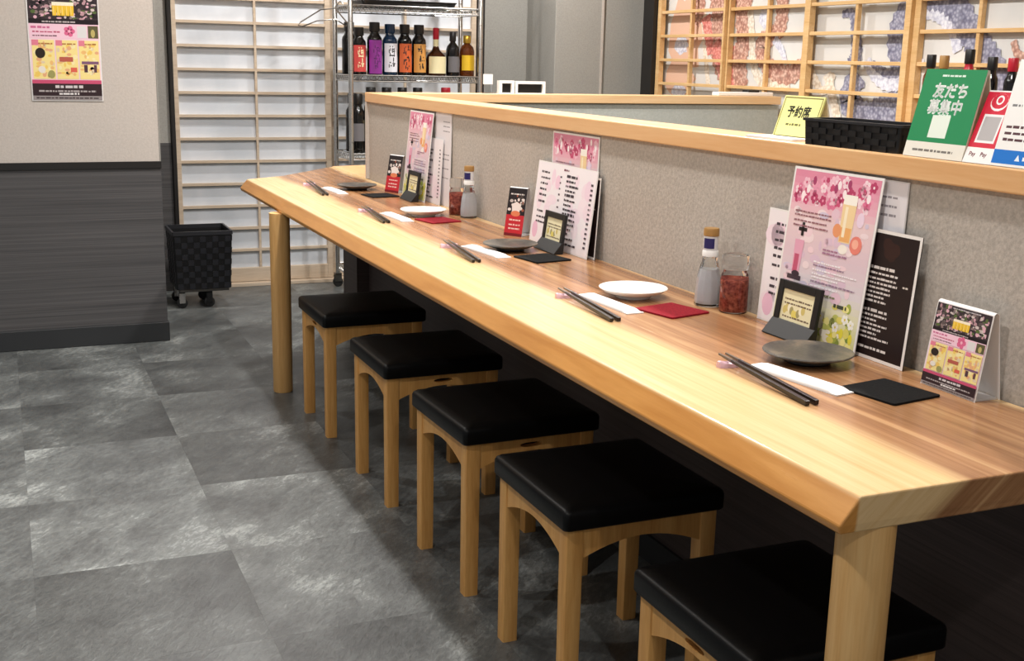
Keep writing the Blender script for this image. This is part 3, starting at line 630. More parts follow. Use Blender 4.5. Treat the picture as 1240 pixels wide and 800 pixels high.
def pr_flyer(w, h, seed=5):
    """flyer: dark photo collage, pink band, three yellow boxes, dark footer"""
    g = random.Random(seed); p = Print(); b = w*.015
    p.rect(b, b, w-b, h-b, (246, 214, 224))
    y1 = h*.66; p.rect(b, y1, w-b, h-b, (58, 48, 52))
    p.many(8)
    for k in range(220): p.ell(g.uniform(.06, .94)*w, y1+(h-y1)*g.uniform(.13, .9), w*g.uniform(.012, .038), w*g.uniform(.010, .03), g.choice([(96, 84, 84), (140, 120, 118), (190, 150, 158), (214, 200, 196), (70, 58, 62), (90, 110, 60), (224, 176, 190), (40, 34, 38)]))
    p.done()
    for k in range(5):
        cx = w*(.38+.06*k); p.poly([(cx-w*.026, y1+h*.07), (cx+w*.026, y1+h*.07), (cx+w*.032, y1+h*.17), (cx-w*.032, y1+h*.17)], (240, 196, 60)); p.rect(cx-w*.03, y1+h*.155, cx+w*.03, y1+h*.185, (250, 240, 214))
        p.rect(cx-w*.014, y1+h*.08, cx-w*.004, y1+h*.15, (248, 224, 130))
    p.rect(b, y1, w-b, y1+h*.04, (34, 26, 30)); p.words(w*.2, y1+h*.012, w*.66, h*.014, (186, 176, 176), g); p.words(w*.3, h*.955, w*.8, h*.014, (200, 194, 198), g)
    y0 = h*.535; p.rect(b, y0, w-b, y1, (244, 204, 220))
    p.words(w*.04, y0+h*.085, w*.3, h*.02, (206, 110, 150), g); p.words(w*.06, y0+h*.05, w*.44, h*.014, (190, 90, 120), g); p.words(w*.06, y0+h*.018, w*.4, h*.012, (120, 80, 90), g)
    p.flower(w*.57, y0+h*.065, w*.085, (226, 110, 150), (244, 180, 200)); p.rect(w*.68, y0+h*.01, w*.81, y0+h*.11, (224, 222, 222)); p.rect(w*.83, y0+h*.008, w*.975, y0+h*.115, (96, 92, 62)); p.ell(w*.9, y0+h*.05, w*.03, h*.035, (190, 176, 110))
    yb = h*.19
    for i, (a, q) in enumerate(((.04, .35), (.37, .67), (.69, .97))):
        p.rect(w*a, yb, w*q, y0-h*.012, (246, 226, 150)); cw = w*(q-a)
        p.many(6)
        for k in range(34): p.ell(w*a+cw*g.uniform(.1, .9), yb+(y0-yb)*g.uniform(.08, .88), cw*g.uniform(.04, .13), cw*g.uniform(.04, .12), g.choice([(242, 206, 104), (238, 190, 120), (248, 234, 180), (232, 176, 130), (226, 206, 176)]))
        p.done(); p.rect(w*a, y0-h*.06, w*a+cw*.3, y0-h*.012, (226, 130, 150)); p.words(w*a+cw*.3, y0-h*.05, w*q-cw*.08, h*.014, (176, 120, 60), g)
    p.ell(w*.15, yb+h*.22, w*.07, h*.045, (46, 36, 30)); p.rect(w*.11, yb+h*.18, w*.17, yb+h*.21, (46, 36, 30)); p.ell(w*.29, yb+h*.04, w*.05, h*.035, (160, 156, 96)); p.ell(w*.16, yb+h*.08, w*.05, h*.03, (236, 230, 220))
    p.rect(w*.41, yb+h*.15, w*.6, yb+h*.19, (186, 96, 80)); p.rect(w*.56, yb+h*.06, w*.65, yb+h*.10, (224, 104, 84))
    p.rect(w*.72, yb+h*.13, w*.96, yb+h*.155, (130, 92, 120)); p.rect(w*.75, yb+h*.06, w*.80, yb+h*.125, (82, 56, 66)); p.rect(w*.89, yb+h*.06, w*.93, yb+h*.125, (98, 66, 74))
    p.rect(b, h*.15, w-b, yb-h*.008, (204, 84, 118)); p.rect(b, b, w-b, h*.15, (52, 36, 40)); p.rect(b, b, w-b, h*.045, (150, 142, 142))
    p.words(w*.33, h*.112, w*.72, h*.026, (210, 204, 206), g); p.words(w*.1, h*.078, w*.9, h*.016, (176, 168, 168), g); p.words(w*.38, h*.055, w*.66, h*.018, (232, 228, 228), g); p.words(w*.06, h*.02, w*.94, h*.014, (70, 60, 62), g)
    return p
def pr_redcard(w, h, seed=6):
    g = random.Random(seed); p = Print(); p.rect(0, 0, w, h, (40, 34, 36)); p.rect(0, 0, w, h*.44, (198, 44, 54))
    p.many(6)
    for k in range(34): p.ell(g.uniform(.08, .92)*w, h*g.uniform(.46, .92), w*g.uniform(.03, .1), w*g.uniform(.03, .09), g.choice([(70, 60, 58), (120, 108, 102), (196, 186, 180), (230, 220, 214), (50, 42, 44), (160, 90, 70)]))
    p.done(); p.poly([(w*.3, h*.5), (w*.7, h*.5), (w*.76, h*.66), (w*.5, h*.72), (w*.24, h*.66)], (236, 226, 220)); p.ell(w*.5, h*.47, w*.26, h*.06, (226, 130, 90))
    p.words(w*.12, h*.86, w*.86, h*.03, (220, 214, 210), g)
    for y in (.32, .22, .14): p.words(w*.2, h*y, w*.82, h*.035, (240, 200, 190), g)
    p.rect(0, 0, w, h*.06, (120, 30, 36))
    return p
# near group, back to front
G = 'menus leaning on the partition'
def group_menus(y_plain, y_white, y_black, y_pink, where, seed, order='ABCD'):
    if y_plain: card('menu_sheet', .255, .318, y_plain, PX-.010, PX-.003, 'tall greyish-white menu sheet at the back of the menus '+where, 'menu', 'card_grey', pr_plain(.255, .318), G)
    if y_white: card('menu_sheet', .370, .230, y_white, PX-.024, PX-.010, 'wide white menu with faint pink wash '+where, 'menu', 'card_white', pr_white(.370, .230, seed), G)
    if y_black: card('menu_sheet', .215, .232, y_black, PX-.034, PX-.016, 'dark brown menu with white border '+where, 'menu', 'card_black', pr_black(.215, .232), G)
    if y_pink: card('menu_sheet', .258, .322, y_pink, PX-.047, PX-.013, 'tall pink blossom menu with drinks '+where, 'menu', 'card_white', pr_pink(.258, .322, seed), G)
group_menus(1.852, 1.985, 1.752, 1.907, 'next to the flyer tent card', 11)
# middle group: pink menu at the back, wide white one in front
card('menu_sheet', .285, .318, 3.042, PX-.010, PX-.003, 'tall pink blossom menu standing behind the wide white menu', 'menu', 'card_white', pr_pink(.285, .318, 5), G)
card('menu_sheet', .215, .215, 2.940, PX-.022, PX-.010, 'dark menu hidden behind the two-column white menu, only its edge showing', 'menu', 'card_black', pr_black(.215, .215, 8), G)
card('menu_sheet', .372, .232, 3.110, PX-.040, PX-.013, 'wide white menu with two columns of text standing in front of a pink menu', 'menu', 'card_white', pr_white(.372, .232, 4), G)
# far group
card('menu_sheet', .165, .324, 4.030, PX-.010, PX-.003, 'tall white menu sheet standing behind the far pink blossom menu', 'menu', 'card_white', pr_plain(.165, .324, 9), G)
card('menu_sheet', .370, .232, 4.300, PX-.024, PX-.010, 'wide white menu half hidden behind the far pink blossom menu', 'menu', 'card_white', pr_white(.370, .232, 14), G)
card('menu_sheet', .262, .320, 4.285, PX-.047, PX-.013, 'tall pink blossom menu in the far group of menus, beside the oil bottle', 'menu', 'card_white', pr_pink(.262, .320, 15), G)

# small black table stands holding a cream card
def stand(y0, label, cream=True):
    t_ = thing('card_stand', (0, 0, 0), label, 'card stand', 'black card stands on the counter'); w_, h_ = .130, .106; lean = R(8)
    card_frame(t_, y0, PX-.067, TZ+.0005, lean)
    fr = .016; mb = MB()
    mb.box(0, .012, -.004, fr, h_, .004).box(w_-fr, .012, -.004, w_, h_, .004).box(fr, h_-fr, -.004, w_-fr, h_, .004).box(fr, .012, -.004, w_-fr, .012+fr*1.1, .004)
    mb.build('frame', 'matte_black', t_, world=False, bevel=.0012)
    c, s_ = math.cos(lean), math.sin(lean)
    # sloping foot in front of the frame: wedge down to the table
    v = []
    for x in (-.002, w_+.002):
        v += [(x, .0012, -.005), (x, .030, -.004), (x, .030, .0035), (x, -.0012, .023), (x, -.0030, .023)]
    MB().add(v, [(0, 1, 2, 3, 4), (9, 8, 7, 6, 5)]+[(i, (i+1) % 5, 5+(i+1) % 5, 5+i) for i in range(5)]).build('foot', 'matte_black', t_, world=False, bevel=.001)
    MB().box(fr, .028, -.003, w_-fr, h_-fr, .0005).build('insert_card', 'ivory_card', t_, world=False)
    g = random.Random(3); p = Print(); p.rect(fr, .03, w_-fr, h_-fr, (238, 230, 190))
    for k in range(9): p.ell(fr+.012+.007*k, .05+.006*math.sin(k), .006, .008, g.choice([(232, 214, 110), (214, 196, 120), (244, 238, 210), (170, 160, 110)]))
    for y in (.036, .062, .070): p.words(fr+.008, y, w_-fr-.008, .0035, (120, 104, 84), g)
    p.build('printed_design', t_, .0007)
stand(1.872, 'black card stand in front of the near pink blossom menu')
stand(2.966, 'black card stand in front of the wide two-column white menu')
stand(4.180, 'black card stand in front of the far pink blossom menu')

# folded tent cards
def tent(x, y, rz, w_, h_, dep, pr, label, base='card_white'):
    t_ = thing('tent_card', (0, 0, 0), label, 'tent card', 'tent cards on the counter'); lean = math.asin(dep*.47/h_)
    card_frame(t_, 0, 0, 0, 0, 0); t_.matrix_basis = Matrix.Translation((x, y, TZ)) @ Matrix.Rotation(rz, 4, 'Z')
    f = bpy.data.objects.new('front_panel', None)
    # profile in x (depth) and z, rounded fold at the top
    pts = [(0, 0)]; r = .006; hx = dep/2
    for i in range(7):
        a = math.pi-(math.pi*i/6); pts.append((hx+r*math.cos(a), h_-r+r*math.sin(a)))
    pts.append((dep, 0)); T = .0012
    inn = []
    for i, (px, pz) in enumerate(pts):
        a = pts[max(i-1, 0)]; b = pts[min(i+1, len(pts)-1)]; d = Vector((b[0]-a[0], b[1]-a[1])).normalized(); inn.append((px+d.y*T, pz-d.x*T if 0 < i < len(pts)-1 else pz))
    mb = MB(); n = len(pts); vs = []
    for (yy) in (0, -w_): vs += [(p[0], yy, p[1]) for p in pts]+[(p[0], yy, p[1]) for p in inn]
    fs = []
    for i in range(n-1):
        fs += [(i, i+1, 2*n+i+1, 2*n+i), (n+i, 3*n+i, 3*n+i+1, n+i+1), (i, n+i, n+i+1, i+1), (2*n+i, 2*n+i+1, 3*n+i+1, 3*n+i)]
    fs += [(0, 2*n, 3*n, n), (n-1, 2*n-1, 4*n-1, 3*n-1)]
    mb.add(vs, fs).build('folded_sheet', base, t_, world=False, smooth=30)
    MB().box(.004, -w_+.003, .0002, dep-.004, -.003, .003).build('base_fold', 'card_grey', t_, world=False)
    ln = math.atan2(hx-r, h_-r); hp = math.hypot(hx-r, h_-r)
    q = pr(w_, hp+.003).build('printed_design', t_, .0006)
    q.matrix_basis = Matrix(((0, math.sin(ln), -math.cos(ln)), (-1, 0, 0), (0, math.cos(ln), math.sin(ln)))).to_4x4()
tent(1.383, 1.469, R(-1), .124, .142, .052, pr_flyer, 'upright tent card with flyer print standing next to the black coaster')
tent(1.362, 3.215, R(30), .066, .143, .064, pr_redcard, 'dark and red tent card standing beside the wide two-column menu', 'card_grey')
tent(1.362, 4.412, R(20), .085, .143, .062, pr_redcard, 'dark and red tent card at the far end of the counter', 'card_grey')

# oil bottles and chili jars
def bottle(x, y, label):
    t_ = thing('oil_bottle', (x, y, TZ), label, 'bottle', 'oil bottles on the counter')
    n = 10
    prof = [(.0265, 0), (.0285, .003), (.0285, .03), (.0255, .062), (.0195, .088), (.0165, .098), (.0165, .106), (.0150, .108)]
    MB().lathe(prof, (0, 0, 0), n).build('body', 'glass', t_, world=False)
    MB().lathe([(.0240, .006), (.0255, .012), (.0255, .03), (.0222, .058), (.0165, .08)], (0, 0, 0), n).build('contents', 'liquid_pale', t_, world=False)
    MB().lathe([(.0172, .1085), (.0172, .120), (.0160, .1215)], (0, 0, 0), 24).build('collar', 'white_plastic', t_, True, world=False)
    MB().lathe([(.0158, .122), (.0158, .152)], (0, 0, 0), 24).build('neck', 'liquid_pale', t_, True, world=False)
    vs = [((.0163)*math.cos(R(a)), (.0163)*math.sin(R(a)), z) for a in range(-185, -85, 10) for z in (.126, .148)]
    MB().add(vs, [(2*i, 2*i+2, 2*i+3, 2*i+1) for i in range(len(vs)//2-1)]).build('neck_label', 'label_navy', t_, True, world=False)
    MB().lathe([(.0168, .1525), (.0168, .166), (.0155, .169), (.004, .170)], (0, 0, 0), 24).build('cap', 'cap_tan', t_, True, world=False)
def jar(x, y, label):
    t_ = thing('chili_jar', (x, y, TZ), label, 'jar', 'chili jars on the counter')
    MB().lathe([(.0275, 0), (.0295, .003), (.0300, .010), (.0300, .072), (.0275, .082), (.0245, .086), (.0245, .091)], (0, 0, 0), 32).build('body', 'glass', t_, True, world=False)
    MB().lathe([(.0255, .003), (.0272, .008), (.0272, .066), (.020, .070), (.01, .068)], (0, 0, 0), 28).build('chili_flakes', 'chili', t_, True, world=False)
    MB().lathe([(.0275, .092), (.0285, .094), (.0285, .118), (.027, .122), (.004, .123)], (0, 0, 0), 32).build('lid', 'clear_acrylic', t_, True, world=False)
bottle(1.386, 2.130, 'clear oil bottle with navy neck label and tan cap beside the near menus'); jar(1.402, 2.056, 'clear jar of red chili flakes beside the near menus')
bottle(1.402, 3.610, 'clear oil bottle with navy neck label and tan cap beside the far menus'); jar(1.396, 3.695, 'clear jar of red chili flakes beside the far menus')

# ------------------------------------------------------------------ things on the partition cap
def woven_basket(t_, w_, d_, h_, cols_w, cols_d, rows, taper=.92, th=.004):
    """open basket woven from flat strips; every strip patch is its own raised square on the wall"""
    b0, b1 = (w_/2*taper, d_/2*taper), (w_/2, d_/2)
    def ring(f, z, o=0): return rrect(b0[0]+(b1[0]-b0[0])*f+o, b0[1]+(b1[1]-b0[1])*f+o, .006, z, 3)
    MB().loft([ring(0, 0), ring(1, h_), ring(1, h_, -th), ring(0, th, -th)]).build('body', 'black_weave', t_, world=False)
    MB().loft([ring(1, h_-h_*.06, .003), ring(1, h_+.002, .003), ring(1, h_+.002, -th-.001), ring(1, h_-h_*.06, -th-.001)], False, False).build('rim', 'black_weave_light', t_, world=False)
    mb = MB()
    for side in range(4):
        n = cols_w if side % 2 == 0 else cols_d
        for i in range(n):
            for r in range(rows):
                if (i+r) % 2: continue
                f0, f1 = (r+.04)/rows*.92, (r+.96)/rows*.92; g0, g1 = -1+2*(i+.05)/n, -1+2*(i+.95)/n; P = []
                for off in (.0, .0022):
                    for f, g in ((f0, g0), (f0, g1), (f1, g1), (f1, g0)):
                        hx, hy = b0[0]+(b1[0]-b0[0])*f, b0[1]+(b1[1]-b0[1])*f
                        a = hx if side % 2 == 0 else hy; e = hy if side % 2 == 0 else hx
                        u = g*(a-.006); v = -e-off
                        x, y = [(u, v), (-v, u), (-u, -v), (v, -u)][side]; P.append((x, y, f*h_))
                mb.add(P, [(4, 5, 6, 7), (0, 1, 5, 4), (1, 2, 6, 5), (2, 3, 7, 6), (3, 0, 4, 7)])
    mb.build('woven_strips', 'black_weave_strip' if h_ > .1 else 'black_weave_dark', t_, world=False)['kind'] = 'stuff'
t_ = thing('small_basket', (1.482, 1.768, CZ1), 'shallow black woven basket on the partition cap', 'basket', None, R(-88)); woven_basket(t_, .262, .098, .048, 12, 4, 4, .97)

def sign(name, y0, w_, h_, bx, lean, label, base, pr, foot=.05, th=.003, wedge=True):
    t_ = thing(name, (0, 0, 0), label, 'sign', None); card_frame(t_, y0, bx, CZ1+.001, lean)
    MB().box(0, 0, -th, w_, h_, 0).build('board', base, t_, world=False)
    if pr: pr.build('printed_design', t_, .0004)
    c, s_ = math.cos(lean), math.sin(lean)
    if wedge:   # rear strut leaf going from the top of the board down to the cap
        H = h_*c; bx2 = h_*s_+foot; Lb = math.hypot(foot, H)
        # world offsets (dx,dz) -> local (y along lean, z normal)
        def loc(dx, dz): return (dx*s_+dz*c, -dx*c+dz*s_)
        a = loc(h_*s_+.0035, H-.001); b = loc(bx2, .0005); a2 = loc(h_*s_+.0060, H-.001); b2 = loc(bx2+.0025, .0005)
        v = [(x, p[0], p[1]) for x in (.002, w_-.002) for p in (a, a2, b2, b)]
        MB().add(v, [(0, 1, 2, 3), (7, 6, 5, 4), (0, 4, 5, 1), (1, 5, 6, 2), (2, 6, 7, 3), (3, 7, 4, 0)]).build('rear_leaf', 'ivory_card', t_, world=False)
    return t_
# green friend-recruiting sign
w_, h_ = .138, .150; p = Print(); g = random.Random(2)
p.rect(0, 0, w_, h_, (234, 230, 218)); p.rect(.0, .026, w_, h_, (38, 138, 86))
p.text('友だち', w_*.5, h_*.76, .0245, (246, 250, 246), .04); p.text('募集中', w_*.48, h_*.575, .0245, (246, 250, 246), .034)
p.words(w_*.30, h_*.915, w_*.68, .0035, (220, 238, 226), g); p.words(w_*.42, h_*.475, w_*.62, .003, (220, 238, 226), g)
p.rect(w_*.33, .034, w_*.63, .072, (228, 238, 226)); p.words(w_*.14, .010, w_*.82, .004, (120, 116, 110), g)
sign('green_sign', 1.616, w_, h_, 1.430, R(14), 'green tent sign with white Japanese lettering beside the small basket', 'ivory_card', p, .03)
# red payment sign
w_, h_ = .060, .122; p = Print()
p.rect(0, 0, w_, h_, (240, 238, 236)); p.rect(0, .026, w_, h_*.98, (206, 34, 60)); p.ell(w_*.5, h_*.84, .018, .015, (240, 236, 236)); p.ell(w_*.5, h_*.855, .017, .013, (206, 34, 60)); p.ell(w_*.5, h_*.87, .008, .008, (240, 236, 236)); p.ell(w_*.5, h_*.87, .005, .005, (206, 34, 60))
p.rect(w_*.16, .034, w_*.84, .082, (236, 234, 234)); p.rect(w_*.22, .038, w_*.78, .078, (176, 172, 172))
p.text('Pay', w_*.26, .014, .009, (130, 20, 36), .02); p.text('Pay', w_*.66, .014, .009, (130, 20, 36), .02)
sign('red_sign', 1.4770, w_, h_, 1.430, R(21), 'red payment sign standing between the green and the white sign', 'card_white', p, .03)
# white sign with blue foot
w_, h_ = .125, .168; p = Print(); g = random.Random(9)
p.rect(0, 0, w_, h_, (242, 241, 238)); p.rect(0, .004, w_, .026, (32, 118, 206)); p.poly([(w_*.36, .010), (w_*.44, .010), (w_*.40, .020)], (230, 240, 250)); p.words(w_*.48, .011, w_*.9, .007, (226, 238, 250), g)
for y in (.060, .050, .040): p.words(w_*.08, y, w_*.85, .005, (90, 60, 66), g)
p.ell(w_*.30, .106, .008, .007, (170, 190, 70)); p.rect(w_*.30, .092, w_*.5, .100, (56, 110, 186)); p.words(w_*.08, .094, w_*.24, .004, (130, 130, 130), g); p.words(w_*.45, .130, w_*.8, .005, (150, 140, 140), g)
sign('white_sign', 1.4165, w_, h_, 1.430, R(14), 'white leaning sign with a blue band along its foot', 'card_white', p, .03)
# reserved sign with white papers
w_, h_ = .132, .090; p = Print(); g = random.Random(12)
p.rect(0, 0, w_, h_, (246, 242, 156)); p.text('予約席', w_*.47, h_*.63, .024, (40, 44, 34), .035, w_*.70); p.words(w_*.24, h_*.30, w_*.62, .005, (110, 108, 60), g)
for a in ((.003, .003, w_-.003, .0055), (.003, h_-.0055, w_-.003, h_-.003), (.003, .003, .0055, h_-.003), (w_-.0055, .003, w_-.003, h_-.003)): p.rect(*a, (120, 112, 60))
sign('reserved_sign', 2.082, w_, h_, 1.490, R(18), 'yellow reserved sign with black Japanese lettering behind the small basket', 'yellow_card', p, .024)
o = MB().loft([rrect(.05, .075, .002, z, 2) for z in (0, .0045)]).build('paper_stack', 'paper_white'); o.location = (1.484, 2.02, CZ1); o.rotation_euler = (0, 0, R(3)); setp(o, 'small stack of white slips under the yellow reserved sign', 'paper')

# ------------------------------------------------------------------ flyer on the left wall
t_ = thing('wall_flyer', (.128, 5.2005, 1.028), 'colourful drinks flyer pinned to the beige wall', 'poster'); t_.rotation_euler = (R(90), 0, 0)
MB().box(0, 0, 0, .272, .46, .0012).build('sheet', 'card_white', t_, world=False); pr_flyer(.272, .46, 21).build('printed_design', t_, .0015)

# ------------------------------------------------------------------ wire rack with bottles
RX0, RX1, RY0, RY1 = 1.645, 2.345, 5.90, 6.20
rk = thing('wire_rack', ((RX0+RX1)/2, (RY0+RY1)/2, 0), 'chrome wire shelving rack holding liquor bottles', 'rack')
for x in (RX0, RX1):
    for y in (RY0, RY1):
        p_ = MB().lathe([(.0125, .075), (.0125, 1.86), (.010, 1.865)], (x, y, 0), 16).build('post', 'chrome', rk, True)
        mb = MB()
        for k in range(14): mb.lathe([(.0126, 0), (.0130, .001), (.0126, .002)], (x, y, .2+.12*k), 16, False, False)
        mb.build('groove_ring', 'chrome_dark', p_)
        cs = MB().lathe([(.024, -.011), (.027, -.008), (.027, .008), (.024, .011)], (0, 0, 0), 20).build('caster_wheel', 'rubber', rk, True, world=False)
        cs.matrix_basis = Matrix.Translation((x-((RX0+RX1)/2), y-(RY0+RY1)/2, .027)) @ Matrix.Rotation(R(90), 4, 'X')
        MB().box(x-.018, y-.017, .03, x+.018, y-.013, .07).box(x-.018, y+.013, .03, x+.018, y+.017, .07).box(x-.018, y-.017, .066, x+.018, y+.017, .076).build('caster_fork', 'chrome_dark', rk)
def wshelf(z):
    mb = MB()
    for zz in (z, z-.03):
        for y in (RY0, RY1): mb.tube([(RX0, y, zz), (RX1, y, zz)], .0034, 6)
        for x in (RX0, RX1): mb.tube([(x, RY0, zz), (x, RY1, zz)], .0034, 6)
    n = 22
    for y in (RY0, RY1): mb.tube([(RX0+.015+(RX1-RX0-.03)*i/(2*n), y, z-.001 if i % 2 else z-.029) for i in range(2*n+1)], .0024, 5)
    for x in (RX0, RX1): mb.tube([(x, RY0+.015+(RY1-RY0-.03)*i/16, z-.001 if i % 2 else z-.029) for i in range(17)], .0024, 5)
    for i in range(27):
        x = RX0+.012+(RX1-RX0-.024)*i/26; mb.tube([(x, RY0, z+.001), (x, RY1, z+.001)], .0018, 5)
    mb.tube([(RX0, (RY0+RY1)/2, z-.004), (RX1, (RY0+RY1)/2, z-.004)], .003, 6)
    mb.build('wire_shelf', 'chrome', rk, True)
for z in (.13, .742, 1.138, 1.482, 1.82): wshelf(z)
def cyl_label(t_, r, z0, z1, m, name='label', a0=-150, a1=-30, n=14):
    vs = []; fs = []
    for i in range(n+1):
        a = R(a0+(a1-a0)*i/n)
        for z in (z0, z1): vs.append((r*math.cos(a), r*math.sin(a), z))
    for i in range(n): fs.append((2*i, 2*i+2, 2*i+3, 2*i+1))
    return MB().add(vs, fs).build(name, m, t_, True, world=False)
def sake(x, y, z, r, h, body, label_m, cap, lab, marks=None, lz=(.06, .62)):
    t_ = thing('liquor_bottle', (x, y, z), lab, 'bottle', 'liquor bottles on the wire rack')
    MB().lathe([(r*.94, 0), (r, .004), (r, h*.66), (r*.93, h*.71), (r*.68, h*.76), (r*.58, h*.80), (r*.56, h*.86)], (0, 0, 0), 26).build('body', body, t_, True, world=False)
    MB().lathe([(r*.66, h*.82), (r*.70, h*.83), (r*.70, h*.99), (r*.64, h)], (0, 0, 0), 22).build('cap', cap, t_, True, world=False)
    if label_m:
        lb = cyl_label(t_, r+.0006, h*lz[0], h*lz[1], label_m)
        if marks:
            # brush-style characters down the label
            g = random.Random(len(lab)); vs = []; fs = []
            for k in range(3):
                zc = h*(.50-.155*k)
                for q in range(7):
                    a = R(-90+g.uniform(-22, 22)); za = zc+g.uniform(-.016, .016); da = R(g.uniform(4, 14)) if q % 2 else R(3); dz = .003 if q % 2 else g.uniform(.006, .012); i0 = len(vs)
                    for aa, zz in ((a-da, za-dz), (a+da, za-dz), (a+da, za+dz), (a-da, za+dz)): vs.append(((r+.0012)*math.cos(aa), (r+.0012)*math.sin(aa), zz))
                    fs.append((i0, i0+1, i0+2, i0+3))
            MB().add(vs, fs).build('label_characters', marks, lb, world=False)
    return t_
Z1 = 1.1408; YB = 5.985
mat('ink_black', (24, 22, 26), .5); mat('ink_violet', (84, 20, 92), .5)
sake(1.690, 6.09, Z1, .037, .262, 'glass_dark', None, 'cap_black', 'plain black bottle at the end of the rack shelf behind the chrome post')
sake(1.712, YB, Z1, .036, .235, 'glass_dark', 'label_red', 'cap_black', 'dark bottle with a red label beside the chrome post', 'label_cream')
sake(1.795, YB, Z1, .0385, .262, 'glass_dark', 'label_purple', 'cap_black', 'dark bottle with a purple label', 'ink_violet', (.02, .66))
sake(1.876, YB, Z1, .0385, .255, 'glass_blue', 'label_white', 'glass_blue', 'blue bottle with a white label and black characters', 'ink_black')
sake(1.956, YB, Z1, .0375, .256, 'glass_dark', 'label_orange', 'cap_black', 'dark bottle with an orange label', 'ink_black')
sake(2.034, YB, Z1, .0375, .256, 'glass_dark', 'label_ochre', 'cap_black', 'dark bottle with an ochre yellow label', 'ink_black')
def spirit(x, prof, body, capprof, cap, label_m, lz, lab, r, extra=None):
    t_ = thing('liquor_bottle', (x, YB, Z1), lab, 'bottle', 'liquor bottles on the wire rack')
    MB().lathe(prof, (0, 0, 0), 28).build('body', body, t_, True, world=False); MB().lathe(capprof, (0, 0, 0), 22).build('cap', cap, t_, True, world=False)
    cyl_label(t_, r+.0006, lz[0], lz[1], label_m)
    if extra: extra(t_)
spirit(2.128, [(.050, 0), (.053, .004), (.053, .085), (.048, .105), (.022, .13), (.014, .15), (.013, .20)], 'glass_brown', [(.0145, .185), (.0165, .19), (.0165, .24), (.013, .244)], 'wax_red', 'label_cream', (.012, .098), 'squat brown bottle with a cream label and red wax neck', .053,
       lambda t_: MB().lathe([(.0142, .14), (.0142, .186)], (0, 0, 0), 20, False, False).build('neck_band', 'label_cream', t_, True, world=False))
spirit(2.222, [(.033, 0), (.035, .004), (.035, .135), (.030, .152), (.014, .172), (.013, .19)], 'glass_dark', [(.0165, .178), (.0175, .18), (.0175, .222), (.015, .225)], 'cap_black', 'label_grey', (.02, .10), 'slim dark bottle with a grey label', .035)
spirit(2.302, [(.038, 0), (.040, .004), (.040, .13), (.034, .15), (.017, .166), (.015, .18)], 'glass_amber', [(.0195, .170), (.021, .173), (.021, .205), (.017, .21)], 'cap_gold', 'label_yellow', (.03, .108), 'amber bottle with a yellow label and gold cap', .040)
for i, x in enumerate((1.70, 1.775, 1.86, 1.945, 2.03)):
    sake(x, 5.99+(.08 if i == 0 else 0), .7448, .036, .333 if i else .30, 'glass_dark', 'label_cream' if i == 1 else None, 'cap_black', ['tall dark unlabelled bottle at the back of the lower rack shelf by the chrome post', 'tall dark bottle with a cream label on the lower rack shelf', 'tall dark unlabelled bottle on the lower rack shelf, hidden below its cap', 'tall dark unlabelled bottle on the lower rack shelf, hidden below its cap', 'tall dark unlabelled bottle on the lower rack shelf, hidden below its cap'][i], None, (.22, .5))
sake(1.700, 5.972, .7448, .034, .300, 'glass_dark', 'label_grey', 'cap_black', 'dark bottle with a grey label on the lower rack shelf by the chrome post', None, (.2, .5))
sake(2.185, 5.985, .7448, .036, .335, 'glass_dark', None, 'wax_red', 'tall bottle with a red cap on the lower rack shelf')
t_ = thing('serving_tray', (1.96, 6.04, 1.4848), 'black serving tray lying on the upper rack shelf', 'tray')
MB().loft([rrect(.245, .13, .02, 0, 3), rrect(.255, .14, .02, .022, 3), rrect(.250, .135, .02, .022, 3), rrect(.242, .127, .02, .003, 3)]).build('tray_body', 'black_plastic', t_, True, world=False)
MB().loft([rrect(.257, .142, .02, .020, 3), rrect(.257, .142, .02, .025, 3), rrect(.249, .134, .02, .025, 3), rrect(.249, .134, .02, .020, 3)], False, False).build('tray_rim', 'black_plastic', t_, True, world=False)
# wire hanger on the rack's side
t_ = thing('wire_hanger', (1.62, 6.02, 1.486), 'bent chrome wire hanger hooked on the end of the rack', 'hanger')
MB().tube([(1.64, 6.02, 1.49), (1.625, 6.02, 1.50), (1.61, 6.02, 1.485), (1.60, 6.02, 1.465)], .003, 6).build('hook', 'chrome_dark', t_, True)
MB().tube([(1.60, 6.02, 1.465), (1.52, 6.0, 1.455), (1.41, 5.98, 1.39), (1.40, 5.98, 1.375), (1.42, 5.98, 1.37), (1.50, 6.0, 1.40), (1.60, 6.02, 1.412), (1.66, 6.03, 1.38), (1.665, 6.03, 1.395)], .0035, 6, True).build('shoulder_wire', 'chrome_dark', t_, True)

# ------------------------------------------------------------------ black basket on a wheeled dolly
dl = thing('wheeled_dolly', (.875, 5.96, 0), 'low metal dolly on casters under the woven basket', 'dolly')
MB().box(.755, 5.84, .082, .995, 6.08, .096).build('deck', 'chrome_dark', dl, bevel=.002)
for x in (.768, .90):
    for y in (5.865, 6.055):
        c_ = MB().lathe([(.022, -.010), (.026, -.007), (.026, .007), (.022, .010)], (0, 0, 0), 20).build('caster_wheel', 'rubber', dl, True, world=False)
        c_.matrix_basis = Matrix.Translation((x-.875, y-5.96, .026)) @ Matrix.Rotation(R(90), 4, 'X')
        MB().box(x-.014, y-.016, .026, x+.014, y-.012, .082).box(x-.014, y+.012, .026, x+.014, y+.016, .082).box(x-.014, y-.016, .076, x+.014, y+.016, .0815).build('caster_fork', 'chrome' if x < .8 else 'matte_black', dl)  # right forks black: shade under the basket put into their colour
t_ = thing('woven_basket', (.873, 5.96, .0965), 'black woven storage basket on the floor beside the paper door', 'basket'); woven_basket(t_, .285, .27, .285, 9, 8, 9, .92, .006)

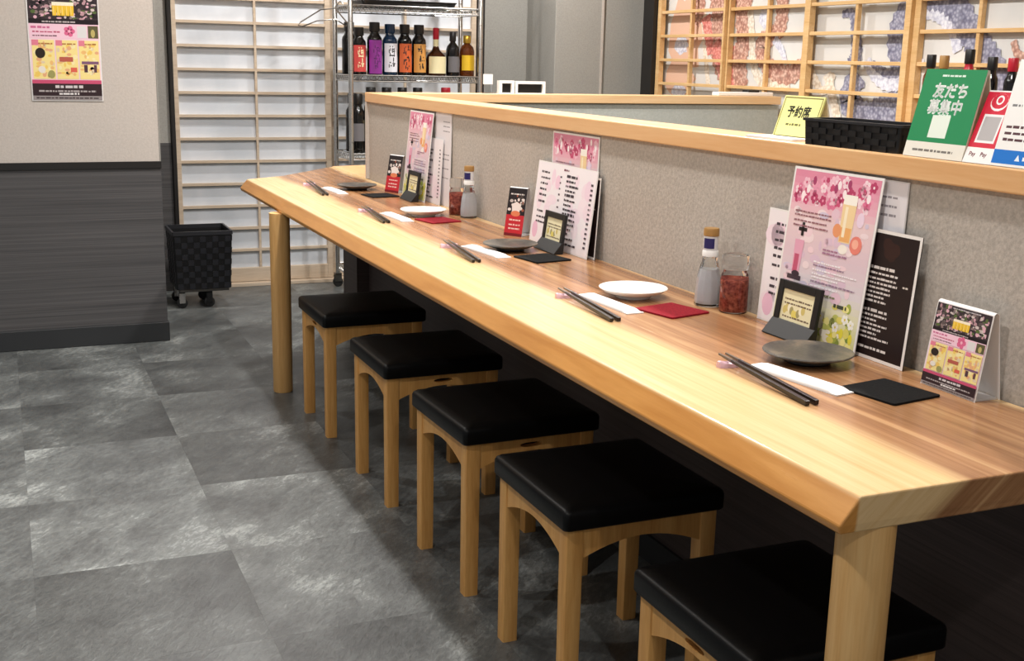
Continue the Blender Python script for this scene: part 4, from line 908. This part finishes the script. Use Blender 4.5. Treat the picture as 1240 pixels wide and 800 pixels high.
# ------------------------------------------------------------------ small things on the cross partition
def box_frame(x0, x1, z1, label):
    t_ = thing('storage_box', ((x0+x1)/2, 4.85, CZ1+.002), label, 'box', None); z0 = CZ1+.002; b = .012
    MB().box(x0, 4.835, z0, x0+b, 4.865, z1).box(x1-b, 4.835, z0, x1, 4.865, z1).box(x0+b, 4.835, z1-b, x1-b, 4.865, z1).box(x0+b, 4.835, z0, x1-b, 4.865, z0+.004).build('border', 'white_plastic', t_)
    MB().box(x0+b, 4.850, z0+.004, x1-b, 4.858, z1-b).build('dark_picture', 'black_plastic', t_)
box_frame(2.015, 2.085, 1.142, 'narrow white box with dark inside on the cross partition cap')
box_frame(2.090, 2.235, 1.140, 'wide white box with dark inside on the cross partition cap')
t_ = thing('card_holder', (1.955, 4.85, CZ1+.002), 'little white card in a clear holder on the cross partition', 'card holder')
MB().box(1.95, 4.846, CZ1+.002, 1.982, 4.852, 1.125).build('clear_stem', 'clear_acrylic', t_); MB().box(1.942, 4.842, 1.125, 1.985, 4.848, 1.168).build('white_card', 'card_white', t_); MB().box(1.935, 4.83, CZ1+.002, 1.995, 4.87, CZ1+.005).build('foot', 'clear_acrylic', t_)
t_ = thing('chopstick_tray', (3.30, 4.85, CZ1+.002), 'white tray with a black lid lying on the cross partition near the lattice', 'tray')
MB().box(3.13, 4.82, CZ1+.002, 3.44, 4.88, CZ1+.02).build('tray_body', 'white_plastic', t_, bevel=.004); MB().box(3.30, 4.822, CZ1+.0202, 3.36, 4.878, CZ1+.03).build('black_lid', 'black_plastic', t_, bevel=.002)

# ledge with kept bottles in front of the lattice
lg = MB().box(3.22, 3.15, .985, 3.445, 3.92, 1.01).build('trim_8', 'lattice_wood', bevel=.002); setp(lg, 'wooden ledge in front of the lattice screens', 'ledge', kind='structure')
for x in (3.26, 3.41): MB().box(x-.015, 3.2, 0, x+.015, 3.23, .985).box(x-.015, 3.85, 0, x+.015, 3.88, .985).build('ledge_leg', 'lattice_wood', lg)
KB = [(3.675, .275, 'glass_amber', 'cap_black', 'small amber bottle with black cap on the ledge before the lattice'), (3.605, .272, 'glass_brown', 'cap_tan', 'small brown bottle with tan cap on the ledge before the lattice'), (3.475, .295, 'wax_red', 'cap_black', 'red bottle with black cap on the ledge before the lattice'), (3.36, .268, 'glass_dark', 'cap_black', 'black bottle with black cap on the ledge before the lattice'), (3.262, .265, 'glass_dark', 'wax_red', 'dark bottle with red cap on the ledge before the lattice')]
for y, h, b, c, lab in KB:
    o = sake(3.35, y, 1.0105, .026, h, b, None, c, lab); o['group'] = 'kept bottles on the ledge'
